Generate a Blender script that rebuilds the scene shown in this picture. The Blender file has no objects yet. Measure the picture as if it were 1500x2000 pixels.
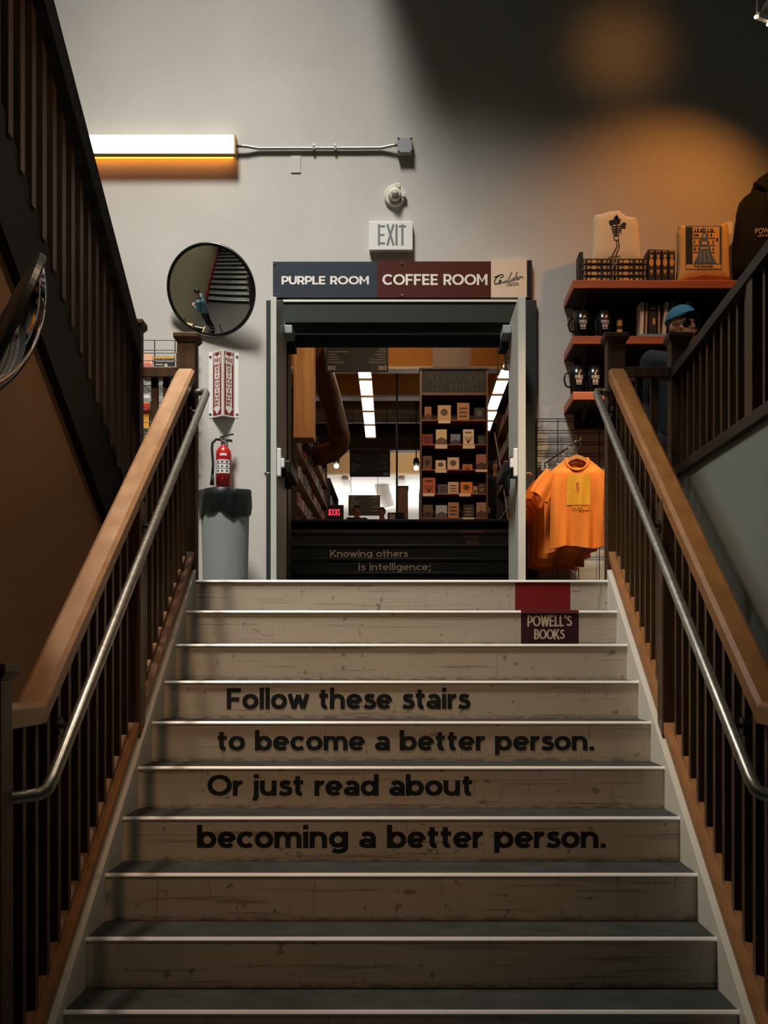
import bpy, bmesh, math, random
from mathutils import Vector, Matrix

random.seed(7)
C = bpy.context.scene.collection
S = bpy.context.scene
PI = math.pi
F, VX, VY, EYE = 2295.0, 784.0, 1290.0, -0.442      # focal length, vanishing point (1500x2000 frame), eye height; landing floor is z = 0


def lin(r, g, b):
    f = lambda c: (c / 255 / 12.92) if c <= 10 else (((c / 255 + 0.055) / 1.055) ** 2.4)
    return (f(r), f(g), f(b))


# ------------------------------------------------------------------ camera, sky, lights, exposure
cam_d = bpy.data.cameras.new('camera')
cam = bpy.data.objects.new('camera', cam_d)
C.objects.link(cam)
cam.location = (0, 0, EYE)
cam.rotation_euler = (PI / 2, 0, 0)
cam_d.sensor_fit = 'AUTO'
cam_d.sensor_width = 36.0
cam_d.lens = 36.0 * F / 2000.0
cam_d.shift_x = -(VX - 750) / 2000.0
cam_d.shift_y = (VY - 1000) / 2000.0
cam_d.clip_start = 0.05
S.camera = cam

S.view_settings.view_transform = 'Standard'
S.view_settings.look = 'None'
S.view_settings.exposure = 0.0
S.view_settings.gamma = 1.0
S.view_settings.use_curve_mapping = False

w = bpy.data.worlds.new('world')
S.world = w
w.use_nodes = True
w.node_tree.nodes['Background'].inputs[0].default_value = (0.62, 1.0, 0.92, 1)
w.node_tree.nodes['Background'].inputs[1].default_value = 0.026


def area(name, loc, target, size, energy, col, size_y=None):
    d = bpy.data.lights.new(name, 'AREA')
    d.energy = energy
    d.color = col
    d.size = size
    if size_y:
        d.shape = 'RECTANGLE'
        d.size_y = size_y
    o = bpy.data.objects.new(name, d)
    C.objects.link(o)
    o.location = loc
    o.rotation_euler = (Vector(target) - Vector(loc)).to_track_quat('-Z', 'Y').to_euler()
    return o


def spot(name, loc, target, angle, blend, energy, col, radius=0.05):
    d = bpy.data.lights.new(name, 'SPOT')
    d.energy = energy
    d.color = col
    d.spot_size = math.radians(angle)
    d.spot_blend = blend
    d.shadow_soft_size = radius
    o = bpy.data.objects.new(name, d)
    C.objects.link(o)
    o.location = loc
    o.rotation_euler = (Vector(target) - Vector(loc)).to_track_quat('-Z', 'Y').to_euler()
    return o


# skylight over the landing: cool daylight on the back wall
spot('skylight', (-2.4, 4.2, 13.4), (-1.15, 10.2, -0.6), 36, 1.0, 12600, (1.0, 0.965, 0.905), 1.3)
# warm track spots over the merchandise shelves, and an added fill
spot('shelf_spot', (2.95, 8.6, 4.6), (2.2, 10.0, 3.0), 82, 1.0, 118, (1.0, 0.36, 0.07), 0.05)
spot('shirt_spot', (2.3, 7.0, 4.0), (1.40, 9.5, 0.95), 34, 0.9, 470, (1.0, 0.70, 0.38), 0.05)
spot('cap_fill', (2.3, 4.6, 2.7), (1.75, 7.3, 1.66), 16, 0.9, 70, (1.0, 0.86, 0.70), 0.05)  # added fill to brighten the capped person, not a track lamp
spot('wall_spot', (2.0, 8.2, 4.9), (1.9, 10.2, 4.85), 30, 1.0, 26, (1.0, 0.40, 0.09), 0.25)
# warm lamp over the stairs, with two added fills
spot('stair_lamp', (-1.55, 4.75, 4.4), (-0.5, 5.6, 0.0), 66, 1.0, 600, (1.0, 0.80, 0.60), 0.16)
spot('riser_fill', (-1.0, 0.6, 3.5), (-0.3, 5.6, -0.9), 36, 1.0, 225, (1.0, 0.55, 0.28), 0.10)  # added frontal fill that brightens the risers, no fixture there
spot('left_wall_fill', (0.7, 4.4, 4.5), (-1.6, 4.5, 0.3), 44, 1.0, 165, (1.0, 0.74, 0.50), 0.10)  # separate spot added to brighten the brown wall, no fixture there
# added fills over the upper flight and on the right-hand side of the stairwell
spot('upper_flight_fill', (-2.7, 5.6, 6.6), (-2.7, 5.9, 0.5), 70, 0.8, 420, (1.0, 0.94, 0.84), 0.2)  # added to brighten the flight that the mirror reflects
spot('cool_side_fill', (-2.2, 5.5, 4.5), (1.6, 5.3, -0.1), 36, 1.0, 340, (0.90, 1.0, 0.93), 0.6)  # unseen cool spot added to light the right wall and skirt
# the book room beyond the doors
area('book_room_light', (-0.2, 18.5, 5.2), (0.0, 21.0, 6.2), 1.4, 21, (1.0, 0.62, 0.24), 3.0)
area('book_room_downlight', (0.3, 13.2, 4.6), (0.5, 15.5, 2.2), 0.5, 60, (1.0, 0.70, 0.42))
spot('passage_fill', (0.0, 10.9, 3.6), (0.2, 14.0, 0.8), 60, 0.8, 130, (1.0, 0.80, 0.62), 0.1)  # added fill to brighten the black risers, their lettering and the bookcase
area('book_room_back_light', (0.0, 28.6, 5.2), (0.0, 31.0, 4.6), 2.0, 50, (1.0, 0.70, 0.42))
area('far_daylight', (0.0, 35.0, 2.6), (0.0, 35.2, 6.0), 5.0, 300, (1.0, 0.97, 0.92))


# ------------------------------------------------------------------ helpers
def P(px, py, d):
    return Vector(((px - VX) * d / F, d, (VY - py) * d / F + EYE))


def X(px, d): return (px - VX) * d / F
def Z(py, d): return (VY - py) * d / F + EYE


def principled(name):
    m = bpy.data.materials.new(name)
    m.use_nodes = True
    return m, m.node_tree.nodes, m.node_tree.links, m.node_tree.nodes['Principled BSDF']


def mat(name, rgb, rough=0.5, metal=0.0, noise=0.0, scale=8.0, bump=0.0, stretch=(1, 1, 1), emit=0.0, spec=0.5, bscale=None, ecol=None):
    m, n, l, b = principled(name)
    c = lin(*rgb)
    b.inputs['Base Color'].default_value = (*c, 1)
    b.inputs['Roughness'].default_value = rough
    b.inputs['Metallic'].default_value = metal
    b.inputs['Specular IOR Level'].default_value = spec
    if emit:
        b.inputs['Emission Color'].default_value = (*(lin(*ecol) if ecol else c), 1)
        b.inputs['Emission Strength'].default_value = emit
    if noise or bump:
        tc = n.new('ShaderNodeTexCoord')
        mp = n.new('ShaderNodeMapping')
        mp.inputs['Scale'].default_value = stretch
        l.new(tc.outputs['Object'], mp.inputs['Vector'])
        nz = n.new('ShaderNodeTexNoise')
        nz.inputs['Scale'].default_value = scale
        nz.inputs['Detail'].default_value = 6
        l.new(mp.outputs['Vector'], nz.inputs['Vector'])
        if noise:
            rp = n.new('ShaderNodeValToRGB')
            rp.color_ramp.elements[0].position = 0.3
            rp.color_ramp.elements[1].position = 0.7
            rp.color_ramp.elements[0].color = (*[max(0, v * (1 - noise)) for v in c], 1)
            rp.color_ramp.elements[1].color = (*[min(1, v * (1 + noise)) for v in c], 1)
            l.new(nz.outputs['Fac'], rp.inputs['Fac'])
            l.new(rp.outputs['Color'], b.inputs['Base Color'])
        if bump:
            bn = n.new('ShaderNodeTexNoise')
            bn.inputs['Scale'].default_value = bscale or scale * 4
            bn.inputs['Detail'].default_value = 4
            l.new(mp.outputs['Vector'], bn.inputs['Vector'])
            bp = n.new('ShaderNodeBump')
            bp.inputs['Strength'].default_value = bump
            bp.inputs['Distance'].default_value = 0.01
            l.new(bn.outputs['Fac'], bp.inputs['Height'])
            l.new(bp.outputs['Normal'], b.inputs['Normal'])
    return m


def riser_mat(name, rgb):
    """painted riser: scuffs, vertical drips and dirt along the foot"""
    m, n, l, b = principled(name)
    c = lin(*rgb)
    b.inputs['Roughness'].default_value = 0.55
    tc = n.new('ShaderNodeTexCoord')

    def nz(sx, sz, scale, lo, hi):
        mp = n.new('ShaderNodeMapping')
        mp.inputs['Scale'].default_value = (sx, 1, sz)
        l.new(tc.outputs['Object'], mp.inputs['Vector'])
        t = n.new('ShaderNodeTexNoise')
        t.inputs['Scale'].default_value = scale
        t.inputs['Detail'].default_value = 5
        l.new(mp.outputs['Vector'], t.inputs['Vector'])
        r = n.new('ShaderNodeMapRange')
        r.inputs['From Min'].default_value = lo
        r.inputs['From Max'].default_value = hi
        l.new(t.outputs['Fac'], r.inputs['Value'])
        return r.outputs['Result']
    a = nz(0.5, 16, 4.0, 0.60, 0.68)      # horizontal scuffs
    d = nz(9, 0.8, 5.0, 0.63, 0.74)      # vertical drips
    e = nz(1, 1, 22, 0.65, 0.69)          # specks
    f = nz(1, 1, 2.2, 0.35, 0.75)         # broad soiling
    # grime line along the foot of each riser
    sp = n.new('ShaderNodeSeparateXYZ')
    l.new(tc.outputs['Generated'], sp.inputs[0])
    gr = n.new('ShaderNodeMapRange')
    gr.inputs['From Min'].default_value = 0.14
    gr.inputs['From Max'].default_value = 0.03
    l.new(sp.outputs['Z'], gr.inputs['Value'])
    gm = n.new('ShaderNodeMath')
    gm.operation = 'MULTIPLY'
    l.new(gr.outputs['Result'], gm.inputs[0])
    l.new(nz(3, 12, 6.0, 0.35, 0.62), gm.inputs[1])
    prev = None
    for src, amt in ((a, 0.5), (d, 0.4), (e, 0.6), (f, 0.16), (gm.outputs[0], 0.75)):
        mx = n.new('ShaderNodeMix')
        mx.data_type = 'RGBA'
        mu = n.new('ShaderNodeMath')
        mu.operation = 'MULTIPLY'
        mu.inputs[1].default_value = amt
        l.new(src, mu.inputs[0])
        l.new(mu.outputs[0], mx.inputs['Factor'])
        if prev is None:
            mx.inputs['A'].default_value = (*c, 1)
        else:
            l.new(prev, mx.inputs['A'])
        mx.inputs['B'].default_value = (*[v * 0.22 for v in c], 1)
        prev = mx.outputs['Result']
    l.new(prev, b.inputs['Base Color'])
    return m


def wood(name, rgb, rough=0.45, axis='Z', noise=0.45, scale=5.0, k=14):
    st = {'X': (1, k, k), 'Y': (k, 1, k), 'Z': (k, k, 1)}[axis]
    return mat(name, rgb, rough, noise=noise, scale=scale / 2, stretch=st, bump=0.08, bscale=scale)


M = dict(
    wall=mat('grey_plaster', (191, 187, 179), 0.85, noise=0.05, scale=1.6, bump=0.10, bscale=60),
    brown=mat('brown_paint', (150, 114, 80), 0.8, noise=0.05, scale=2, bump=0.05, bscale=60),
    rgrey=mat('grey_green_paint', (134, 137, 129), 0.8, noise=0.04, scale=2, bump=0.05, bscale=60),
    beige=mat('beige_paint', (190, 178, 148), 0.8, noise=0.05, scale=2),
    riser=riser_mat('cream_riser_paint', (212, 205, 190)),
    tread=mat('dark_tread', (50, 55, 53), 0.75, noise=0.35, scale=9, bump=0.25, bscale=60),
    nosing=mat('bright_nosing', (250, 249, 246), 0.3, spec=0.8),
    skirt=mat('white_skirt', (222, 219, 210), 0.5, noise=0.04, scale=3),
    letter=mat('slate_vinyl', (24, 34, 38), 0.5),
    oak=wood('light_oak', (172, 136, 102), 0.45, 'Y', 0.16, 3, 10),
    oakside=wood('oak_edge', (158, 110, 66), 0.45, 'Y', 0.2, 3, 10),
    oakright=wood('darker_oak', (160, 108, 58), 0.45, 'Y', 0.2, 3, 10),  # darker, more orange tone than the left rail
    dark=wood('dark_stained_wood', (80, 56, 31), 0.45, 'Z', 0.35, 5),
    darker=wood('very_dark_wood', (50, 38, 27), 0.6, 'Y', 0.3, 5),
    steel=mat('worn_steel_pipe', (176, 176, 170), 0.36, metal=0.9, noise=0.25, scale=40),
    black=mat('black_metal', (20, 24, 24), 0.4),
    blackmatte=mat('black_matte', (18, 22, 22), 0.8),
    doorframe=mat('door_paint', (38, 44, 41), 0.45, noise=0.05, scale=4),
    doorleaf=mat('door_leaf_paint', (196, 197, 187), 0.45, noise=0.06, scale=4),
    cream=mat('cream_plastic', (206, 200, 184), 0.4),
    white=mat('white_plastic', (226, 224, 218), 0.4),
    redshelf=wood('cherry_shelf', (176, 92, 54), 0.4, 'X', 0.18, 4),
    floor=mat('dark_carpet', (70, 68, 62), 0.95, noise=0.2, scale=30),
    concrete=mat('grey_concrete', (110, 112, 108), 0.8, noise=0.2, scale=4),
    red=mat('extinguisher_red', (170, 22, 24), 0.28),
    signred=mat('sign_red', (134, 22, 26), 0.5),
    decalred=mat('decal_red', (138, 24, 32), 0.5),
    decaldark=mat('decal_maroon', (58, 22, 34), 0.5),
    pale=mat('pale_vinyl', (228, 208, 190), 0.5),
    orange=mat('orange_cotton', (234, 128, 34), 0.85, noise=0.08, scale=4, bump=0.1, bscale=120),
    yellow=mat('yellow_print', (230, 160, 30), 0.8),
    canvas=mat('cream_canvas', (226, 204, 164), 0.9, noise=0.05, scale=6, bump=0.1, bscale=150),
    canvas2=mat('tan_canvas', (220, 176, 104), 0.9, noise=0.06, scale=6, bump=0.1, bscale=150),
    ink=mat('black_ink', (26, 24, 22), 0.8),
    blueink=mat('blue_ink', (74, 104, 128), 0.8),
    gold=mat('gold_foil', (222, 166, 92), 0.4, metal=0.3),
    skin=mat('skin', (190, 134, 104), 0.55),
    hair=mat('black_hair', (22, 18, 16), 0.55, noise=0.4, scale=60, stretch=(1, 1, 6)),
    denim=mat('teal_denim', (92, 132, 146), 0.85, noise=0.12, scale=60),
    trousers=mat('dark_trousers', (34, 38, 44), 0.85),
    cap=mat('blue_cap_cloth', (58, 120, 150), 0.85),
    tan=mat('tan_beam_paint', (196, 140, 76), 0.7, noise=0.08, scale=1.5),
    tanwood=wood('tan_wood', (196, 146, 92), 0.6, 'Z', 0.2, 4),
    galv=mat('galvanised_duct', (158, 154, 144), 0.35, metal=0.3, noise=0.15, scale=3),
    tube=mat('lamp_lens', (255, 252, 244), 0.5, emit=3.2),
    lens=mat('fixture_lens', (255, 250, 240), 0.5, emit=1.6),
    amber=mat('amber_lens', (255, 150, 40), 0.5, emit=4.5),
    bulb=mat('bulb_glow', (255, 240, 214), 0.5, emit=9.0),
    daylight=mat('daylit_pane', (250, 250, 248), 0.3, emit=1.2),
    whitepaint=mat('white_ceiling_paint', (214, 212, 206), 0.7),
    casewood=wood('bookcase_wood', (92, 62, 40), 0.5, 'Z', 0.25, 4),
    caseshelf=wood('bookcase_shelf', (150, 88, 52), 0.45, 'X', 0.2, 4),
    chalk=mat('chalkboard', (24, 28, 28), 0.7),
    chalkline=mat('chalk_line', (84, 88, 85), 0.8),
    signtext=mat('sign_lettering', (196, 186, 170), 0.7),
    dimtext=mat('dim_sign_lines', (112, 106, 97), 0.7),
    darklens=mat('dark_lens', (14, 14, 15), 0.15),
    neonred=mat('red_neon', (255, 60, 90), 0.5, emit=1.2),
    plasticgrey=mat('grey_plastic', (150, 154, 154), 0.5),
    bag=mat('bin_liner', (14, 18, 18), 0.35, bump=0.5, bscale=14, scale=4),
    chrome=mat('chrome', (200, 198, 190), 0.2, metal=1.0),
    mirror=mat('mirror_glass', (214, 218, 216), 0.03, metal=1.0),
    navy=mat('sign_slate', (52, 58, 68), 0.35),
    maroon=mat('sign_maroon', (78, 34, 24), 0.35),
    signcream=mat('sign_cream', (224, 204, 176), 0.4),
    signwhite=mat('sign_white', (236, 230, 220), 0.4),
    hoodie=mat('black_fleece', (9, 11, 12), 0.95, bump=0.2, bscale=80),
    bincolour=mat('pale_grey_bin_plastic', (136, 141, 140), 0.5),
    blackcup=mat('black_ceramic', (14, 15, 16), 0.22),
    shoe=mat('shoe_leather', (30, 28, 26), 0.5),
    redstring=mat('red_stringer_paint', (150, 40, 34), 0.5),
    paper=mat('paper_pages', (214, 196, 160), 0.9),
    eyewhite=mat('eye_white', (170, 160, 150), 0.3),
    hanger=wood('hanger_wood', (206, 140, 66), 0.4, 'X', 0.15, 5),
)


def empty(name, loc=(0, 0, 0), rotz=0.0):
    o = bpy.data.objects.new(name, None)
    C.objects.link(o)
    o.location = loc
    o.rotation_euler = (0, 0, rotz)
    o.empty_display_size = 0.1
    return o


def tag(o, label, cat, group=None, kind=None):
    o['label'] = label
    o['category'] = cat
    if group: o['group'] = group
    if kind: o['kind'] = kind
    return o


def thing(name, label, cat, loc=(0, 0, 0), rotz=0.0, group=None):
    return tag(empty(name, loc, rotz), label, cat, group)


def root_of(o):
    while o.parent: o = o.parent
    return o


def obj(name, bm, m, parent=None, world=True, smooth=False, origin=None, label=None):
    """link a bmesh as one object; world=True: coordinates are world coordinates even under a parent"""
    if parent is not None and world:
        bmesh.ops.translate(bm, verts=bm.verts, vec=-root_of(parent).location)
    if parent is None and origin is not None:
        bmesh.ops.translate(bm, verts=bm.verts, vec=-Vector(origin))
    bmesh.ops.recalc_face_normals(bm, faces=bm.faces)
    me = bpy.data.meshes.new(name)
    bm.to_mesh(me)
    bm.free()
    for mm in (m if isinstance(m, (list, tuple)) else [m]):
        me.materials.append(mm)
    if smooth:
        for p in me.polygons: p.use_smooth = True
    o = bpy.data.objects.new(name, me)
    C.objects.link(o)
    if parent is not None: o.parent = parent
    elif origin is not None: o.location = origin
    if label: o['label'] = label
    return o


def struct(name, bm, m, parent=None):
    o = obj(name, bm, m, parent)
    if parent is None: o['kind'] = 'structure'
    return o


def dup(root, loc=None, rotz=None, label=None, group=None):
    r = root.copy()
    C.objects.link(r)
    if loc is not None: r.location = loc
    if rotz is not None: r.rotation_euler = (0, 0, rotz)
    if label: r['label'] = label
    if group: r['group'] = group
    for ch in list(root.children):
        c = ch.copy()
        C.objects.link(c)
        c.parent = r
        for g in list(ch.children):
            d = g.copy()
            C.objects.link(d)
            d.parent = c
    return r


def B(): return bmesh.new()


def box(bm, x0, x1, y0, y1, z0, z1, bev=0.0, mi=0):
    t = bmesh.new() if bev else bm
    vs = [t.verts.new((x, y, z)) for x in (x0, x1) for y in (y0, y1) for z in (z0, z1)]
    fs = []
    for q in ((0, 1, 3, 2), (4, 6, 7, 5), (0, 4, 5, 1), (2, 3, 7, 6), (0, 2, 6, 4), (1, 5, 7, 3)):
        f = t.faces.new([vs[i] for i in q])
        f.material_index = mi
        fs.append(f)
    if bev:
        bmesh.ops.recalc_face_normals(t, faces=t.faces)
        bmesh.ops.bevel(t, geom=list(t.edges), offset=bev, segments=2, affect='EDGES', profile=0.6)
        merge(bm, t)
    return bm


def merge(bm, t):
    me = bpy.data.meshes.new('tmp')
    t.to_mesh(me)
    t.free()
    bm.from_mesh(me)
    bpy.data.meshes.remove(me)


def sweep(bm, prof, p0, p1, mi=None):
    """extrude profile [(dx,dz)] from p0 to p1 (vertical section planes)"""
    p0, p1 = Vector(p0), Vector(p1)
    a = [bm.verts.new(p0 + Vector((dx, 0, dz))) for dx, dz in prof]
    b = [bm.verts.new(p1 + Vector((dx, 0, dz))) for dx, dz in prof]
    n = len(prof)
    for i in range(n):
        f = bm.faces.new((a[i], a[(i + 1) % n], b[(i + 1) % n], b[i]))
        if mi: f.material_index = mi[i]
    bm.faces.new(a)
    bm.faces.new(b[::-1])
    return bm


def prism(bm, pts, vec):
    """extrude a planar polygon by vec"""
    vec = Vector(vec)
    a = [bm.verts.new(Vector(p)) for p in pts]
    b = [bm.verts.new(Vector(p) + vec) for p in pts]
    n = len(pts)
    for i in range(n): bm.faces.new((a[i], a[(i + 1) % n], b[(i + 1) % n], b[i]))
    bm.faces.new(a)
    bm.faces.new(b[::-1])
    return bm


def tube(bm, pts, r, seg=12, closed=False):
    pts = [Vector(p) for p in pts]
    n = len(pts)
    rs = r if isinstance(r, (list, tuple)) else [r] * n
    rings, up = [], None
    for i, p in enumerate(pts):
        if closed: t = pts[(i + 1) % n] - pts[i - 1]
        else: t = pts[min(i + 1, n - 1)] - pts[max(i - 1, 0)]
        t.normalize()
        if up is None:
            up = Vector((0, 0, 1)) if abs(t.z) < 0.9 else Vector((1, 0, 0))
        s = t.cross(up)
        if s.length < 1e-5: s = t.cross(Vector((0, 1, 0.3)))
        s.normalize()
        up = s.cross(t).normalized()
        rings.append([bm.verts.new(p + rs[i] * (math.cos(2 * PI * k / seg) * s + math.sin(2 * PI * k / seg) * up)) for k in range(seg)])
    m = n if closed else n - 1
    for i in range(m):
        a, b = rings[i], rings[(i + 1) % n]
        for k in range(seg): bm.faces.new((a[k], a[(k + 1) % seg], b[(k + 1) % seg], b[k]))
    if not closed:
        bm.faces.new(rings[0][::-1])
        bm.faces.new(rings[-1])
    return bm


def lathe(bm, prof, c=(0, 0, 0), seg=32, axis='Z', cap=True):
    """prof [(r, h)] revolved about an axis through c"""
    c = Vector(c)
    rings = []
    for r, h in prof:
        ring = []
        for k in range(seg):
            a = 2 * PI * k / seg
            if axis == 'Z': v = Vector((r * math.cos(a), r * math.sin(a), h))
            elif axis == 'Y': v = Vector((r * math.cos(a), h, r * math.sin(a)))
            else: v = Vector((h, r * math.cos(a), r * math.sin(a)))
            ring.append(bm.verts.new(c + v))
        rings.append(ring)
    for a, b in zip(rings, rings[1:]):
        for k in range(seg): bm.faces.new((a[k], a[(k + 1) % seg], b[(k + 1) % seg], b[k]))
    if cap:
        bm.faces.new(rings[0][::-1])
        bm.faces.new(rings[-1])
    return bm


def sphere(bm, c, r, seg=16, rings=10, sc=(1, 1, 1)):
    t = bmesh.new()
    bmesh.ops.create_uvsphere(t, u_segments=seg, v_segments=rings, radius=r)
    for v in t.verts: v.co = Vector((v.co.x * sc[0], v.co.y * sc[1], v.co.z * sc[2])) + Vector(c)
    merge(bm, t)
    return bm


def capsule(bm, p0, r0, p1, r1, seg=12):
    p0, p1 = Vector(p0), Vector(p1)
    sphere(bm, p0, r0, seg, 8)
    sphere(bm, p1, r1, seg, 8)
    tube(bm, [p0, p1], [r0, r1], seg)
    return bm


def text_bm(body, weight=0.0, extrude=0.02, shear=0.0, spacing=1.0, line=1.0):
    cu = bpy.data.curves.new('text', 'FONT')
    cu.body = body
    cu.size = 1.0
    cu.offset = weight
    cu.extrude = extrude
    cu.shear = shear
    cu.space_character = spacing
    cu.space_line = line
    cu.align_x = 'CENTER'
    cu.resolution_u = 4
    o = bpy.data.objects.new('text', cu)
    C.objects.link(o)
    bpy.context.view_layer.update()
    me = bpy.data.meshes.new_from_object(o.evaluated_get(bpy.context.evaluated_depsgraph_get()))
    bm = bmesh.new()
    bm.from_mesh(me)
    bpy.data.objects.remove(o)
    bpy.data.curves.remove(cu)
    bpy.data.meshes.remove(me)
    return bm


def fit_text(name, body, m, parent, u0, u1, v0, v1, fn, depth=0.002, weight=0.0, shear=0.0, spacing=1.0, line=1.0, world=True, label=None):
    """lettering whose bounding box fills [u0,u1]x[v0,v1]; fn(u, v, out) maps to 3-D, out = distance in front of the face"""
    bm = text_bm(body, weight, 0.5, shear, spacing, line)
    xs = [v.co.x for v in bm.verts]
    ys = [v.co.y for v in bm.verts]
    x0, x1, y0, y1 = min(xs), max(xs), min(ys), max(ys)
    for v in bm.verts:
        u = u0 + (v.co.x - x0) / (x1 - x0) * (u1 - u0)
        q = v0 + (v.co.y - y0) / (y1 - y0) * (v1 - v0)
        v.co = Vector(fn(u, q, depth if v.co.z > 0 else -0.0005))
    return obj(name, bm, m, parent, world, label=label)


def facing(y):            # a face in plane y that looks at the camera
    return lambda u, v, o: (u, y - o, v)


def px_text(name, body, m, parent, xa, xb, ya, yb, d, **k):
    """ya top, yb bottom in photo pixels"""
    return fit_text(name, body, m, parent, X(xa, d), X(xb, d), Z(yb, d), Z(ya, d), facing(d), **k)


def ribbon(bm, pts, wd, fn, out=0.002):
    """flat stroke along 2-D points on surface fn"""
    pts = [Vector((p[0], p[1])) for p in pts]
    L, R = [], []
    for i, p in enumerate(pts):
        t = pts[min(i + 1, len(pts) - 1)] - pts[max(i - 1, 0)]
        t = t.normalized() if t.length > 0 else Vector((1, 0))
        nrm = Vector((-t.y, t.x)) * wd / 2
        L.append(p + nrm)
        R.append(p - nrm)
    for i in range(len(pts) - 1):
        q = [L[i], R[i], R[i + 1], L[i + 1]]
        bm.faces.new([bm.verts.new(fn(a.x, a.y, out)) for a in q])
    return bm


def blob(bm, poly, fn, out=0.0015):
    bm.faces.new([bm.verts.new(fn(a[0], a[1], out)) for a in poly])
    return bm


def disc(bm, cx, cy, rx, ry, fn, out=0.0015, seg=18):
    return blob(bm, [(cx + rx * math.cos(2 * PI * i / seg), cy + ry * math.sin(2 * PI * i / seg)) for i in range(seg)], fn, out)


def evaluated(o):
    bpy.context.view_layer.update()
    me = bpy.data.meshes.new_from_object(o.evaluated_get(bpy.context.evaluated_depsgraph_get()))
    return me


def fuse(bm, voxel, smooth=4):
    """voxel-fuse overlapping shapes into one continuous surface"""
    me = bpy.data.meshes.new('fuse')
    bm.to_mesh(me)
    bm.free()
    o = bpy.data.objects.new('fuse', me)
    C.objects.link(o)
    r = o.modifiers.new('r', 'REMESH')
    r.mode = 'VOXEL'
    r.voxel_size = voxel
    s = o.modifiers.new('s', 'SMOOTH')
    s.factor = 0.5
    s.iterations = smooth
    e = evaluated(o)
    bpy.data.objects.remove(o)
    bpy.data.meshes.remove(me)
    out = bmesh.new()
    out.from_mesh(e)
    bpy.data.meshes.remove(e)
    return out

# ------------------------------------------------------------------ geometric sans lettering drawn as strokes
def _arc(cx, cy, rx, ry, a0, a1, n=20):
    return [(cx + rx * math.cos(math.radians(a0 + (a1 - a0) * i / n)), cy + ry * math.sin(math.radians(a0 + (a1 - a0) * i / n))) for i in range(n + 1)]


def _smooth(p, n=6):
    o = []
    for i in range(len(p) - 1):
        a, b, c, d = p[max(i - 1, 0)], p[i], p[i + 1], p[min(i + 2, len(p) - 1)]
        for k in range(n):
            t = k / n
            o.append(tuple(0.5 * (2 * b[j] + (c[j] - a[j]) * t + (2 * a[j] - 5 * b[j] + 4 * c[j] - d[j]) * t * t + (3 * b[j] - a[j] - 3 * c[j] + d[j]) * t ** 3) for j in (0, 1)))
    return o + [p[-1]]


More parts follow.
